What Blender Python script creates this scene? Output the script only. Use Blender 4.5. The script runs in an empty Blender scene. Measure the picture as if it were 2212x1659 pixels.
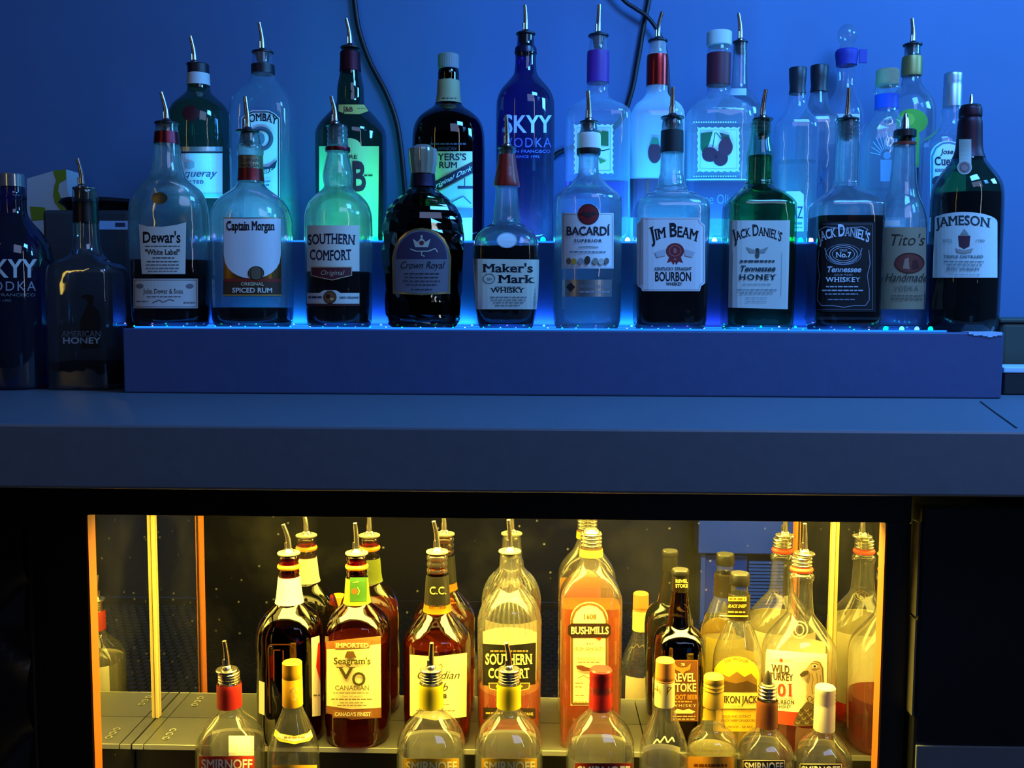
import bpy, bmesh, math, random
from mathutils import Vector, Matrix

random.seed(7)
sc = bpy.context.scene
COL = sc.collection
W, H, F = 2212.0, 1659.0, 2100.0      # photograph frame and focal length in its pixels
EYE = 1.12                            # eye height above the floor (m)

# ------------------------------------------------------------------ camera
YAW, PITCH, ROLL = math.radians(1.4), math.radians(4.63), math.radians(0.26)
fw = Vector((-math.sin(YAW) * math.cos(PITCH), math.cos(YAW) * math.cos(PITCH), -math.sin(PITCH)))
r0 = fw.cross(Vector((0, 0, 1))).normalized()
u0 = r0.cross(fw)
rt = math.cos(ROLL) * r0 + math.sin(ROLL) * u0
up = math.cos(ROLL) * u0 - math.sin(ROLL) * r0
cam_data = bpy.data.cameras.new('camera')
cam = bpy.data.objects.new('camera', cam_data)
COL.objects.link(cam)
cam_data.sensor_width = 36.0
cam_data.sensor_fit = 'HORIZONTAL'
cam_data.lens = F / W * 36.0
cam_data.clip_start = 0.02
EYEV = Vector((0, 0, EYE))
cam.matrix_world = Matrix(((rt.x, up.x, -fw.x, 0), (rt.y, up.y, -fw.y, 0), (rt.z, up.z, -fw.z, EYE), (0, 0, 0, 1)))
sc.camera = cam

# ------------------------------------------------------------------ world, exposure, room and fill lamps
world = bpy.data.worlds.new('room_dark')
sc.world = world
world.use_nodes = True
bg = world.node_tree.nodes['Background']
bg.inputs[0].default_value = (0.30, 0.42, 1.0, 1)
bg.inputs[1].default_value = 0.035
sc.view_settings.view_transform = 'Standard'
sc.view_settings.look = 'None'
sc.view_settings.exposure = 0.0
sc.view_settings.gamma = 1.0
sc.view_settings.use_curve_mapping = False
cy = sc.cycles
cy.max_bounces = 14
cy.diffuse_bounces = 3
cy.glossy_bounces = 8
cy.transmission_bounces = 12
cy.transparent_max_bounces = 48
cy.sample_clamp_indirect = 3.0
cy.sample_clamp_direct = 12.0
cy.use_denoising = True


def area_lamp(name, loc, target, size, power, color, size_y=None, parent=None, spread=None):
    ld = bpy.data.lights.new(name, 'AREA')
    ld.energy = power
    ld.color = color
    ld.shape = 'RECTANGLE'
    ld.size = size
    ld.size_y = size_y or size
    if spread:
        ld.spread = math.radians(spread)
    o = bpy.data.objects.new(name, ld)
    COL.objects.link(o)
    d = (Vector(target) - Vector(loc)).normalized()
    q = d.to_track_quat('-Z', 'Y')
    if parent:
        o.parent = parent
        loc = Vector(loc) - parent.location
    o.location = loc
    o.rotation_euler = q.to_euler()
    return o


area_lamp('ceiling_lamp', (0.9, -0.7, 2.5), (0.25, 1.3, 1.0), 1.2, 10.0, (0.38, 0.52, 1.0), 0.8)
area_lamp('blue_wall_lamp', (1.75, 1.15, 1.95), (0.75, 1.70, 1.40), 0.5, 22.0, (0.08, 0.40, 0.95), 0.3)
area_lamp('blue_stage_lamp', (0.65, 0.75, 2.1), (0.3, 1.70, 1.45), 0.4, 20.0, (0.07, 0.34, 0.97), 0.3)
area_lamp('blue_counter_fill', (1.35, 0.55, 2.0), (0.75, 1.12, 1.0), 0.3, 1.3, (0.06, 0.32, 1.0), 0.3, spread=70)  # extra lamp, added to brighten the right of the countertop
area_lamp('yellow_room_lamp', (-1.25, 0.1, 1.62), (-0.1, 1.35, 1.15), 0.03, 0.6, (1.0, 0.72, 0.12), 0.9)
area_lamp('white_room_lamp', (1.05, 0.0, 1.62), (0.1, 1.35, 1.15), 0.035, 1.1, (0.85, 0.93, 1.0), 0.9)
area_lamp('blue_aisle_fill', (0.75, 0.35, 2.3), (0.72, -0.72, 0.25), 0.3, 9.0, (0.12, 0.38, 1.0), 0.3, spread=60)  # added, unseen; brightens the cooler that shows in the mirror


def spot(name, loc, target, power, color, deg):
    ld = bpy.data.lights.new(name, 'SPOT')
    ld.energy = power
    ld.color = color
    ld.spot_size = math.radians(deg)
    ld.spot_blend = 0.8
    ld.shadow_soft_size = 0.01
    o = bpy.data.objects.new(name, ld)
    COL.objects.link(o)
    o.location = loc
    o.rotation_euler = (Vector(target) - Vector(loc)).normalized().to_track_quat('-Z', 'Y').to_euler()


# ------------------------------------------------------------------ pixel <-> place helpers
def ray(px, py):
    return fw + rt * ((px - W / 2) / F) - up * ((py - H / 2) / F)


def at_y(px, py, Y):
    d = ray(px, py)
    return EYEV + d * (Y / d.y)


def at_z(px, py, Z):
    d = ray(px, py)
    return EYEV + d * ((Z - EYE) / d.z)


def depth(p):
    return (Vector(p) - EYEV).dot(fw)


# ------------------------------------------------------------------ materials
def lin(c):
    c = c / 255.0
    return c / 12.92 if c <= 0.04045 else ((c + 0.055) / 1.055) ** 2.4


def rgb(h):
    h = h.lstrip('#')
    return tuple(lin(int(h[i:i + 2], 16)) for i in (0, 2, 4)) + (1.0,)


MATS = {}


def principled(key, color, rough=0.5, metal=0.0, spec=0.5, noise=0.0, bump=0.0, scale=40.0, coat=0.0):
    if key in MATS:
        return MATS[key]
    m = bpy.data.materials.new(key)
    m.use_nodes = True
    nt = m.node_tree
    b = nt.nodes['Principled BSDF']
    col = color if not isinstance(color, str) else rgb(color)
    b.inputs['Base Color'].default_value = col
    b.inputs['Roughness'].default_value = rough
    b.inputs['Metallic'].default_value = metal
    b.inputs['Specular IOR Level'].default_value = spec
    b.inputs['Coat Weight'].default_value = coat
    if noise or bump:
        tc = nt.nodes.new('ShaderNodeTexCoord')
        nz = nt.nodes.new('ShaderNodeTexNoise')
        nz.inputs['Scale'].default_value = scale
        nz.inputs['Detail'].default_value = 6.0
        nt.links.new(tc.outputs['Object'], nz.inputs['Vector'])
        if noise:
            mx = nt.nodes.new('ShaderNodeMix')
            mx.data_type = 'RGBA'
            mx.inputs[6].default_value = tuple(c * (1 - noise) for c in col[:3]) + (1,)
            mx.inputs[7].default_value = tuple(min(1, c * (1 + noise)) for c in col[:3]) + (1,)
            nt.links.new(nz.outputs['Fac'], mx.inputs[0])
            nt.links.new(mx.outputs[2], b.inputs['Base Color'])
        if bump:
            bp = nt.nodes.new('ShaderNodeBump')
            bp.inputs['Strength'].default_value = bump
            bp.inputs['Distance'].default_value = 0.004
            nt.links.new(nz.outputs['Fac'], bp.inputs['Height'])
            nt.links.new(bp.outputs['Normal'], b.inputs['Normal'])
    MATS[key] = m
    return m


def paper(h):
    return principled('paper_' + h.strip('#'), h, rough=0.55, spec=0.3, noise=0.05, scale=300)


def ink(h):
    return principled('ink_' + h.strip('#'), h, rough=0.5, spec=0.3)


def foil(h, rough=0.3):
    return principled('foil_' + h.strip('#'), h, rough=rough, metal=0.85)


def gilt(h):
    return principled('gilt_' + h.strip('#'), h, rough=0.42, metal=0.08, spec=0.5)


def plastic(h, rough=0.4):
    return principled('plastic_' + h.strip('#'), h, rough=rough, spec=0.4)


def glass(key, center, edge, frost_glow=0.0, gloss=0.8, wav=0.0, base=0.05, front=0.5, refr=0.0):
    """Thin-walled bottle glass: tinted see-through wall with a facing-dependent mirror sheen."""
    if key in MATS:
        return MATS[key]
    m = bpy.data.materials.new(key)
    m.use_nodes = True
    nt = m.node_tree
    nt.nodes.clear()
    N = nt.nodes.new
    L = nt.links.new
    out = N('ShaderNodeOutputMaterial')
    lw = N('ShaderNodeLayerWeight')
    lw.inputs['Blend'].default_value = 0.5
    p2 = N('ShaderNodeMath'); p2.operation = 'POWER'; p2.inputs[1].default_value = 2.2
    L(lw.outputs['Facing'], p2.inputs[0])
    mix = N('ShaderNodeMix'); mix.data_type = 'RGBA'
    mix.inputs[6].default_value = tuple(center) + (1,)
    mix.inputs[7].default_value = tuple(edge) + (1,)
    L(p2.outputs[0], mix.inputs[0])
    tr = N('ShaderNodeBsdfTransparent')
    L(mix.outputs[2], tr.inputs['Color'])
    gl = N('ShaderNodeBsdfGlossy')
    gl.inputs['Roughness'].default_value = 0.04
    gl.inputs['Color'].default_value = (1, 1, 1, 1)
    p4 = N('ShaderNodeMath'); p4.operation = 'POWER'; p4.inputs[1].default_value = 3.0
    L(lw.outputs['Facing'], p4.inputs[0])
    ma = N('ShaderNodeMath'); ma.operation = 'MULTIPLY_ADD'
    ma.inputs[1].default_value = gloss; ma.inputs[2].default_value = base
    ma.use_clamp = True
    L(p4.outputs[0], ma.inputs[0])
    ms = N('ShaderNodeMixShader')
    L(ma.outputs[0], ms.inputs[0])
    last = tr.outputs[0]
    if refr:
        rf = N('ShaderNodeBsdfRefraction')
        rf.inputs['IOR'].default_value = 1.46
        rf.inputs['Roughness'].default_value = 0.0
        L(mix.outputs[2], rf.inputs['Color'])
        m0 = N('ShaderNodeMixShader')
        m0.inputs[0].default_value = refr
        L(last, m0.inputs[1]); L(rf.outputs[0], m0.inputs[2])
        last = m0.outputs[0]
    if frost_glow:  # frosting; on the clear glasses a pale glow standing in for scattered light
        tl = N('ShaderNodeBsdfTranslucent'); tl.inputs['Color'].default_value = (0.9, 0.95, 1, 1)
        df = N('ShaderNodeBsdfDiffuse'); df.inputs['Color'].default_value = (0.9, 0.95, 1, 1)
        m2 = N('ShaderNodeMixShader'); m2.inputs[0].default_value = front
        L(tl.outputs[0], m2.inputs[1]); L(df.outputs[0], m2.inputs[2])
        m1 = N('ShaderNodeMixShader'); m1.inputs[0].default_value = frost_glow
        L(last, m1.inputs[1]); L(m2.outputs[0], m1.inputs[2])
        last = m1.outputs[0]
    L(last, ms.inputs[1]); L(gl.outputs[0], ms.inputs[2])
    if wav:
        tc = N('ShaderNodeTexCoord'); nz = N('ShaderNodeTexNoise')
        nz.inputs['Scale'].default_value = 28.0
        L(tc.outputs['Object'], nz.inputs['Vector'])
        bp = N('ShaderNodeBump'); bp.inputs['Strength'].default_value = wav; bp.inputs['Distance'].default_value = 0.004
        L(nz.outputs['Fac'], bp.inputs['Height'])
        L(bp.outputs[0], gl.inputs['Normal'])
    L(ms.outputs[0], out.inputs[0])
    m['walls'] = 2 if refr else 1
    MATS[key] = m
    return m


def liquid_mat(key, color, ior=1.33, caustic_glow=0.0):
    if key in MATS:
        return MATS[key]
    m = bpy.data.materials.new(key)
    m.use_nodes = True
    nt = m.node_tree
    nt.nodes.clear()
    out = nt.nodes.new('ShaderNodeOutputMaterial')
    g = nt.nodes.new('ShaderNodeBsdfGlass')
    g.inputs['IOR'].default_value = ior
    g.inputs['Roughness'].default_value = 0.0
    g.inputs['Color'].default_value = tuple(color) + (1,)
    tr = nt.nodes.new('ShaderNodeBsdfTransparent')
    tr.inputs['Color'].default_value = tuple(color) + (1,)
    mx = nt.nodes.new('ShaderNodeMixShader')
    mx.inputs[0].default_value = 0.62
    nt.links.new(tr.outputs[0], mx.inputs[1])
    nt.links.new(g.outputs[0], mx.inputs[2])
    last = mx.outputs[0]
    if caustic_glow:  # scattered glow in the liquid's colour, in place of light focused through it
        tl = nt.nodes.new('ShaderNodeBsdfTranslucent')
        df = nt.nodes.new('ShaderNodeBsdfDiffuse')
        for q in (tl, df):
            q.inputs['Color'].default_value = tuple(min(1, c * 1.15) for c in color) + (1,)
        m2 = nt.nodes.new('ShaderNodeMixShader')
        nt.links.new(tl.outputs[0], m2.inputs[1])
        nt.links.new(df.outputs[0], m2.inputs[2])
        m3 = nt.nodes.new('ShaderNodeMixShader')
        m3.inputs[0].default_value = caustic_glow
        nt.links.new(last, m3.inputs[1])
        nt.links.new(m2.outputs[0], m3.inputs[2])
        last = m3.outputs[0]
    nt.links.new(last, out.inputs[0])
    MATS[key] = m
    return m


def emit(key, color, strength):
    if key in MATS:
        return MATS[key]
    m = bpy.data.materials.new(key)
    m.use_nodes = True
    nt = m.node_tree
    nt.nodes.clear()
    out = nt.nodes.new('ShaderNodeOutputMaterial')
    e = nt.nodes.new('ShaderNodeEmission')
    e.inputs[0].default_value = tuple(color) + (1,)
    e.inputs[1].default_value = strength
    nt.links.new(e.outputs[0], out.inputs[0])
    MATS[key] = m
    return m


CHROME = principled('chrome', (0.8, 0.8, 0.8, 1), rough=0.12, metal=1.0)
STEEL = principled('spout_steel', (0.55, 0.55, 0.55, 1), rough=0.2, metal=1.0)
RUBBER = principled('black_rubber', '#0c0c10', rough=0.4)
BLACKCAP = principled('black_cap_plastic', '#141824', rough=0.45)

G = {
    'clear': glass('clear_glass', (0.95, 0.97, 0.98), (0.82, 0.90, 0.96), front=0.05, frost_glow=0.10, refr=0.6, wav=0.3),
    'clearwarm': glass('clear_glass_plain', (0.95, 0.96, 0.94), (0.55, 0.55, 0.47), frost_glow=0.022, wav=0.14, base=0.09),
    'green': glass('green_glass', (0.12, 0.50, 0.28), (0.015, 0.13, 0.07), frost_glow=0.02, gloss=0.6, wav=0.2),
    'darkgreen': glass('dark_green_glass', (0.05, 0.32, 0.19), (0.008, 0.08, 0.05), frost_glow=0.012, gloss=0.6, wav=0.2),
    'blue': glass('cobalt_glass', (0.07, 0.05, 0.46), (0.015, 0.012, 0.16), frost_glow=0.02, gloss=0.6),
    'paleblue': glass('pale_blue_glass', (0.68, 0.85, 0.98), (0.25, 0.45, 0.75), frost_glow=0.12, wav=0.2),
    'frost_glow': glass('frosted_glass', (0.75, 0.9, 0.98), (0.5, 0.7, 0.9), frost_glow=0.55, gloss=0.3),
    'brown': glass('brown_glass', (0.64, 0.27, 0.06), (0.20, 0.05, 0.006), gloss=0.7, wav=0.3),
    'darkbrown': glass('dark_brown_glass', (0.09, 0.035, 0.02), (0.02, 0.008, 0.004), gloss=0.5),
    'smoke': glass('smoky_glass', (0.20, 0.15, 0.10), (0.03, 0.02, 0.012), gloss=0.8, wav=0.3),
}
LIQ = {
    'clear': liquid_mat('clear_spirit', (0.97, 0.98, 0.98)),
    'amber': liquid_mat('amber_spirit', (0.66, 0.36, 0.09), caustic_glow=0.05),
    'dark': liquid_mat('dark_spirit', (0.16, 0.05, 0.012)),
    'orange': liquid_mat('orange_spirit', (0.93, 0.50, 0.075), caustic_glow=0.07),
    'rose': liquid_mat('rose_spirit', (0.95, 0.42, 0.18), caustic_glow=0.14),
    'red': liquid_mat('reddish_spirit', (0.66, 0.15, 0.02), caustic_glow=0.08),
    'green': liquid_mat('honey_spirit_green_lit', (0.22, 0.52, 0.32)),  # green of the LEDs put into the honey liquor's colour
    'yellow': liquid_mat('pale_yellow_spirit', (0.97, 0.86, 0.50), caustic_glow=0.1),
}


# ------------------------------------------------------------------ mesh helpers
def link_mesh(name, bm, mat, parent=None, loc=None, smooth=None):
    me = bpy.data.meshes.new(name)
    bm.normal_update()
    bm.to_mesh(me)
    bm.free()
    me.materials.append(mat)
    o = bpy.data.objects.new(name, me)
    COL.objects.link(o)
    if smooth is not None:
        for p in me.polygons:
            p.use_smooth = True
        me.set_sharp_from_angle(angle=math.radians(smooth))
    if parent is not None:
        o.parent = parent
    if loc is not None:
        o.location = loc
    return o


def tag(o, label, cat, group=None, kind=None):
    o['label'] = label
    o['category'] = cat
    if group:
        o['group'] = group
    if kind:
        o['kind'] = kind
    return o


def empty(name, loc):
    o = bpy.data.objects.new(name, None)
    o.empty_display_size = 0.02
    COL.objects.link(o)
    o.location = loc
    return o


def add_box(bm, x0, x1, y0, y1, z0, z1, bevel=0.0, seg=2):
    r = bmesh.ops.create_cube(bm, size=1.0)
    vs = r['verts']
    for v in vs:
        v.co = Vector(((x0 + x1) / 2 + v.co.x * (x1 - x0), (y0 + y1) / 2 + v.co.y * (y1 - y0), (z0 + z1) / 2 + v.co.z * (z1 - z0)))
    if bevel:
        es = list({e for v in vs for e in v.link_edges})
        bmesh.ops.bevel(bm, geom=es, offset=bevel, segments=seg, affect='EDGES', profile=0.5)


def box_obj(name, x0, x1, y0, y1, z0, z1, mat, parent=None, bevel=0.0, seg=2):
    bm = bmesh.new()
    off = parent.location if parent is not None else Vector((0, 0, 0))
    add_box(bm, x0 - off.x, x1 - off.x, y0 - off.y, y1 - off.y, z0 - off.z, z1 - off.z, bevel, seg)
    return link_mesh(name, bm, mat, parent)


def add_lathe(bm, prof, seg=40, c=(0, 0), cap_top=True, cap_bot=True, ripple=None):
    """prof: list of (z, r)."""
    rings = []
    for z, r in prof:
        ring = []
        for k in range(seg):
            a = 2 * math.pi * k / seg
            rr = r * (1 + ripple * (1 if k % 2 else -1)) if ripple else r
            ring.append(bm.verts.new((c[0] + rr * math.cos(a), c[1] + rr * math.sin(a), z)))
        rings.append(ring)
    for a, b in zip(rings, rings[1:]):
        for k in range(seg):
            bm.faces.new((a[k], b[k], b[(k + 1) % seg], a[(k + 1) % seg]))
    if cap_top:
        bm.faces.new(rings[0])
    if cap_bot:
        bm.faces.new(list(reversed(rings[-1])))
    bmesh.ops.recalc_face_normals(bm, faces=bm.faces[:])


def add_tube(bm, pts, radii, seg=14, cap=True):
    pts = [Vector(p) for p in pts]
    rings = []
    for i, p in enumerate(pts):
        t = (pts[min(i + 1, len(pts) - 1)] - pts[max(i - 1, 0)]).normalized()
        a = t.cross(Vector((0.13, 1, 0.07))).normalized()
        b = t.cross(a)
        r = radii[i] if isinstance(radii, (list, tuple)) else radii
        rings.append([bm.verts.new(p + r * (math.cos(2 * math.pi * k / seg) * a + math.sin(2 * math.pi * k / seg) * b)) for k in range(seg)])
    for a, b in zip(rings, rings[1:]):
        for k in range(seg):
            bm.faces.new((a[k], a[(k + 1) % seg], b[(k + 1) % seg], b[k]))
    if cap:
        bm.faces.new(rings[0])
        bm.faces.new(rings[-1])
    bmesh.ops.recalc_face_normals(bm, faces=bm.faces[:])


def smooth_path(pts, n=6):
    pts = [Vector(p) for p in pts]
    out = []
    for i in range(len(pts) - 1):
        p0 = pts[max(i - 1, 0)]; p1 = pts[i]; p2 = pts[i + 1]; p3 = pts[min(i + 2, len(pts) - 1)]
        for k in range(n):
            t = k / n
            out.append(0.5 * ((2 * p1) + (p2 - p0) * t + (2 * p0 - 5 * p1 + 4 * p2 - p3) * t * t + (3 * p1 - p0 - 3 * p2 + p3) * t ** 3))
    out.append(pts[-1])
    return out


# ------------------------------------------------------------------ lettering: glyph outlines of the built-in font
GLY = {}
CAPH = 0.7


def init_glyphs(chars):
    global CAPH
    made = []
    for bold in (0, 1):
        for c in sorted(chars):
            for body in (c, 'I' + c + 'I'):
                cu = bpy.data.curves.new('glyph', 'FONT')
                cu.body = body
                cu.resolution_u = 3
                cu.offset = 0.022 * bold
                ob = bpy.data.objects.new('glyph', cu)
                COL.objects.link(ob)
                made.append((bold, c, body, ob, cu))
    dg = bpy.context.evaluated_depsgraph_get()
    wid = {}
    for bold, c, body, ob, cu in made:
        ev = ob.evaluated_get(dg)
        me = ev.to_mesh()
        vs = [(v.co.x, v.co.y) for v in me.vertices]
        fs = [tuple(p.vertices) for p in me.polygons]
        if body == c:
            GLY[(bold, c)] = [vs, fs, 0.0, []]
        else:
            wid[(bold, c)] = max(v[0] for v in vs) - min(v[0] for v in vs)
        ev.to_mesh_clear()
    for bold in (0, 1):
        # width of 'II' alone
        w2 = wid[(bold, 'I')]                       # 'III'
        vs = GLY[(bold, 'I')][0]
        wi = max(v[0] for v in vs) - min(v[0] for v in vs)
        adv_i = (w2 - wi) / 2.0
        for c in chars:
            GLY[(bold, c)][2] = wid[(bold, c)] - wi - adv_i
    for _, _, _, ob, cu in made:
        bpy.data.objects.remove(ob)
        bpy.data.curves.remove(cu)
    CAPH = max(v[1] for v in GLY[(0, 'H')][0])
    xh = max(v[1] for v in GLY[(0, 'x')][0])
    # heavy strokes by smearing, where outline growth pinches sharp joints
    for c in 'MNWVAKXYZmnwvkxyz':
        if (0, c) in GLY:
            vs, fs = GLY[(0, c)][0], GLY[(0, c)][1]
            nv, nf = [], []
            for dx in (-0.024, -0.008, 0.008, 0.024):
                o = len(nv)
                nv += [(x + dx, y) for x, y in vs]
                nf += [tuple(i + o for i in f) for f in fs]
            g = GLY[(1, c)]
            g[0], g[1] = nv, nf
    # slab serifs for stem ends
    for key, g in GLY.items():
        vs, fs = g[0], g[1]
        if not vs:
            continue
        cnt = {}
        for f in fs:
            for a, b in zip(f, f[1:] + f[:1]):
                k = (min(a, b), max(a, b))
                cnt[k] = cnt.get(k, 0) + 1
        for (a, b), n in cnt.items():
            if n != 1:
                continue
            (x0, y0), (x1, y1) = vs[a], vs[b]
            if abs(y0 - y1) > 0.012:
                continue
            x0, x1 = min(x0, x1), max(x0, x1)
            if not 0.045 < x1 - x0 < 0.2:
                continue
            e, t = 0.065, 0.055
            if abs(y0) < 0.035 and key[1] not in '.,':
                g[3].append((x0 - e, y0, x1 + e, y0 + t))
            elif y0 > xh - 0.04 and key[1] not in "'":
                g[3].append((x0 - e, y0 - t, x1 + e, y0))


def text_polys(s, cx, base, h, w=None, bold=0, it=0.0, serif=0, arc=0.0, track=0.0, rise=0.0):
    """Polygons in photo pixels (y down). '^' makes the next letter larger. arc = sagitta of the baseline."""
    x = 0.0
    items = []
    big = 1.0
    for ch in s:
        if ch == '^':
            big = 1.32
            continue
        if ch == ' ':
            x += 0.30
            continue
        g = GLY[(bold, ch)]
        items.append((g, x, big))
        x += g[2] * big + track
        big = 1.0
    tot = max(x - track, 0.01)
    sc_y = h / CAPH
    sc_x = (w / tot) if w else sc_y
    polys = []
    half = tot * sc_x / 2

    def mp(u, v):
        X = (u * sc_x - half) + it * v * sc_y
        Y = v * sc_y
        if arc or rise:
            t = (u * sc_x - half) / max(half, 1)
            slope = -2 * arc * t / max(half, 1) - 0.0
            y0 = arc * (1 - t * t) + rise * t
            # letters lean with the curve
            X = X - slope * Y * 0.45
            Y = Y + y0
        return (cx + X, base - Y)

    for g, ox, b in items:
        vs, fs = g[0], g[1]
        for f in fs:
            polys.append([mp(ox + vs[i][0] * b, vs[i][1] * b) for i in f])
        if serif:
            for (x0, y0, x1, y1) in g[3]:
                polys.append([mp(ox + X * b, Y * b) for X, Y in ((x0, y0), (x1, y0), (x1, y1), (x0, y1))])
    return polys


def ell(cx, cy_, rx, ry, n=28, a0=0, a1=360):
    return [(cx + rx * math.cos(math.radians(a0 + (a1 - a0) * k / n)), cy_ + ry * math.sin(math.radians(a0 + (a1 - a0) * k / n))) for k in range(n + (0 if a1 - a0 == 360 else 1))]


def ring_polys(cx, cy_, rx, ry, th, n=32):
    o = ell(cx, cy_, rx, ry, n)
    i = ell(cx, cy_, rx - th, ry - th, n)
    return [[o[k], o[(k + 1) % n], i[(k + 1) % n], i[k]] for k in range(n)]


def stroke_polys(pts, w):
    out = []
    for (x0, y0), (x1, y1) in zip(pts, pts[1:]):
        dx, dy = x1 - x0, y1 - y0
        l = math.hypot(dx, dy) or 1
        nx, ny = -dy / l * w / 2, dx / l * w / 2
        out.append([(x0 + nx, y0 + ny), (x1 + nx, y1 + ny), (x1 - nx, y1 - ny), (x0 - nx, y0 - ny)])
    return out


def fine_polys(x0, x1, y, h, seed=0):
    """A line of print too small to read: word-length dashes."""
    rnd = random.Random(int(x0 * 7 + y * 13 + seed))
    out = []
    x = x0
    while x < x1 - 1:
        l = min(rnd.uniform(4, 11), x1 - x)
        out.append([(x, y), (x + l, y), (x + l, y + h), (x, y + h)])
        x += l + 1.8
    return out


# ------------------------------------------------------------------ bottles
def chaikin(pts, it=2):
    for _ in range(it):
        out = [pts[0]]
        for (a0, a1), (b0, b1) in zip(pts, pts[1:]):
            out.append((0.78 * a0 + 0.22 * b0, 0.78 * a1 + 0.22 * b1))
            out.append((0.22 * a0 + 0.78 * b0, 0.22 * a1 + 0.78 * b1))
        out.append(pts[-1])
        pts = out
    return pts


def sst(t):
    t = max(0.0, min(1.0, t))
    return t * t * (3 - 2 * t)


class Bottle:
    """One bottle. Profiles and labels are measured in photograph pixels and turned into metres at the bottle's distance."""

    def __init__(s, name, label, group, cx, Y, zs, prof, gl, n=2.0, dep=1.0, segs=56, flat=False, frost_top=None):
        s.cx, s.Y, s.zs = cx, Y, zs
        pm = prof[-1][0] * 0.7 + prof[0][0] * 0.3
        s.X0 = at_y(cx, pm, Y).x
        s.root = empty(name, (s.X0, Y, zs))
        tag(s.root, label, 'bottle', group)
        pts = []
        for py, w in prof:
            p = at_y(cx, py, Y)
            pts.append((p.z, w / 2 * depth(p) / F))
        pts[-1] = (zs + 0.0008, pts[-1][1])
        for i in range(len(pts) - 1):
            pts[i] = (max(pts[i][0], zs + 0.001 * (len(pts) - 1 - i) + 0.0008), pts[i][1])
        s.rmax = max(p[1] for p in pts)
        s.n, s.dep = n, dep
        s.tab = chaikin(pts)
        s.seg = segs
        s.flat = flat
        bm = bmesh.new()
        rows = [(z, r, 0.0) for z, r in s.tab]
        # inner wall: glass 2.6 mm thick at the sides, 7 mm in the base
        rows_in = [(z, r, -0.0026) for z, r in s.tab if z > zs + 0.008]
        rows_in.append((zs + 0.0072, s.r_at(zs + 0.008), -0.0045))
        s.add_rings(bm, rows, cap_bot=True, inner=rows_in if gl['walls'] == 2 else None)
        s.body = link_mesh('glass_body', bm, gl, s.root, smooth=None if flat else 50)

    def shape(s, r):
        if s.n == 2.0 and s.dep == 1.0:
            return 2.0, 1.0
        t = sst((r / s.rmax - 0.5) / 0.38)
        return 2.0 + (s.n - 2.0) * t, 1.0 + (s.dep - 1.0) * t

    def r_at(s, z):
        tb = s.tab
        if z >= tb[0][0]:
            return tb[0][1]
        for (z0, r0_), (z1, r1) in zip(tb, tb[1:]):
            if z0 >= z >= z1:
                t = (z0 - z) / max(z0 - z1, 1e-9)
                return r0_ + (r1 - r0_) * t
        return tb[-1][1]

    def add_rings(s, bm, rows, cap_bot=True, cap_top=False, inner=None):
        rings = []
        for z, r, off in rows + (inner or []):
            n, d = s.shape(r)
            ring = []
            for k in range(s.seg):
                a = 2 * math.pi * (k + 0.5) / s.seg
                c, q = math.cos(a), math.sin(a)
                if n > 2.01:
                    # even spacing on a rounded square
                    m = (abs(c) ** n + abs(q) ** n) ** (-1.0 / n)
                    x, y = c * m, q * m
                else:
                    x, y = c, q
                q_ = 1.0
                if s.flat and r > 0.7 * s.rmax:
                    q_ = 1.0 + 0.018 * (1 if (k + len(rings) // 3) % 2 else -1)
                ring.append(bm.verts.new((x * (r + off) * q_, y * (r * d + off) * q_, z - s.zs)))
            rings.append(ring)
        if inner:
            inn = rings[len(rows):]
            rings = rings[:len(rows)]
            for a, b in list(zip(inn, inn[1:])) + [(rings[0], inn[0])]:
                for k in range(s.seg):
                    bm.faces.new((a[k], b[k], b[(k + 1) % s.seg], a[(k + 1) % s.seg]))
            bm.faces.new(inn[-1])
        for a, b in zip(rings, rings[1:]):
            for k in range(s.seg):
                bm.faces.new((a[k], b[k], b[(k + 1) % s.seg], a[(k + 1) % s.seg]))
        if cap_bot:
            bm.faces.new(list(reversed(rings[-1])))
        if cap_top:
            bm.faces.new(rings[0])
        bmesh.ops.recalc_face_normals(bm, faces=bm.faces[:])

    def z(s, py):
        return at_y(s.cx, py, s.Y).z

    def m(s, py):
        return depth(at_y(s.cx, py, s.Y)) / F

    def liquid(s, py, kind):
        zf = s.z(py)
        rows = [(zf, s.r_at(zf), -0.0025)] + [(z, r, -0.0025) for z, r in s.tab if zf > z > s.zs + 0.0079]
        r = s.r_at(s.zs + 0.008)
        rows.append((s.zs + 0.0071, r, -0.0044))
        bm = bmesh.new()
        s.add_rings(bm, rows, cap_bot=True, cap_top=True)
        return link_mesh('liquid', bm, LIQ[kind], s.root, smooth=40)

    def wrap(s, name, py0, py1, mat, off=0.0006, parent=None):
        z0, z1 = s.z(py0), s.z(py1)
        rows = [(z0, s.r_at(z0), off)] + [(z, r, off) for z, r in s.tab if z0 > z > z1] + [(z1, s.r_at(z1), off)]
        bm = bmesh.new()
        s.add_rings(bm, rows, cap_bot=False)
        return link_mesh(name, bm, mat, s.root, smooth=40)

    def lathe(s, name, prof, mat, ripple=None, seg=40, dx=0.0, parent=None):
        pr = [(s.z(py) - s.zs, w / 2 * s.m(py)) for py, w in prof]
        bm = bmesh.new()
        add_lathe(bm, pr, seg=seg, c=(dx * s.m(prof[0][0]), 0), ripple=ripple)
        return link_mesh(name, bm, mat, s.root if parent is None else parent, smooth=35)

    def torus(s, name, py, w, thick, mat):
        k = s.m(py)
        R_, r = w / 2 * k, thick / 2 * k
        z = s.z(py) - s.zs
        bm = bmesh.new()
        pr = [(z + r * math.sin(2 * math.pi * i / 12), R_ - r + r * math.cos(2 * math.pi * i / 12)) for i in range(13)]
        add_lathe(bm, pr, seg=40, cap_top=False, cap_bot=False)
        return link_mesh(name, bm, mat, s.root, smooth=60)

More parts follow.
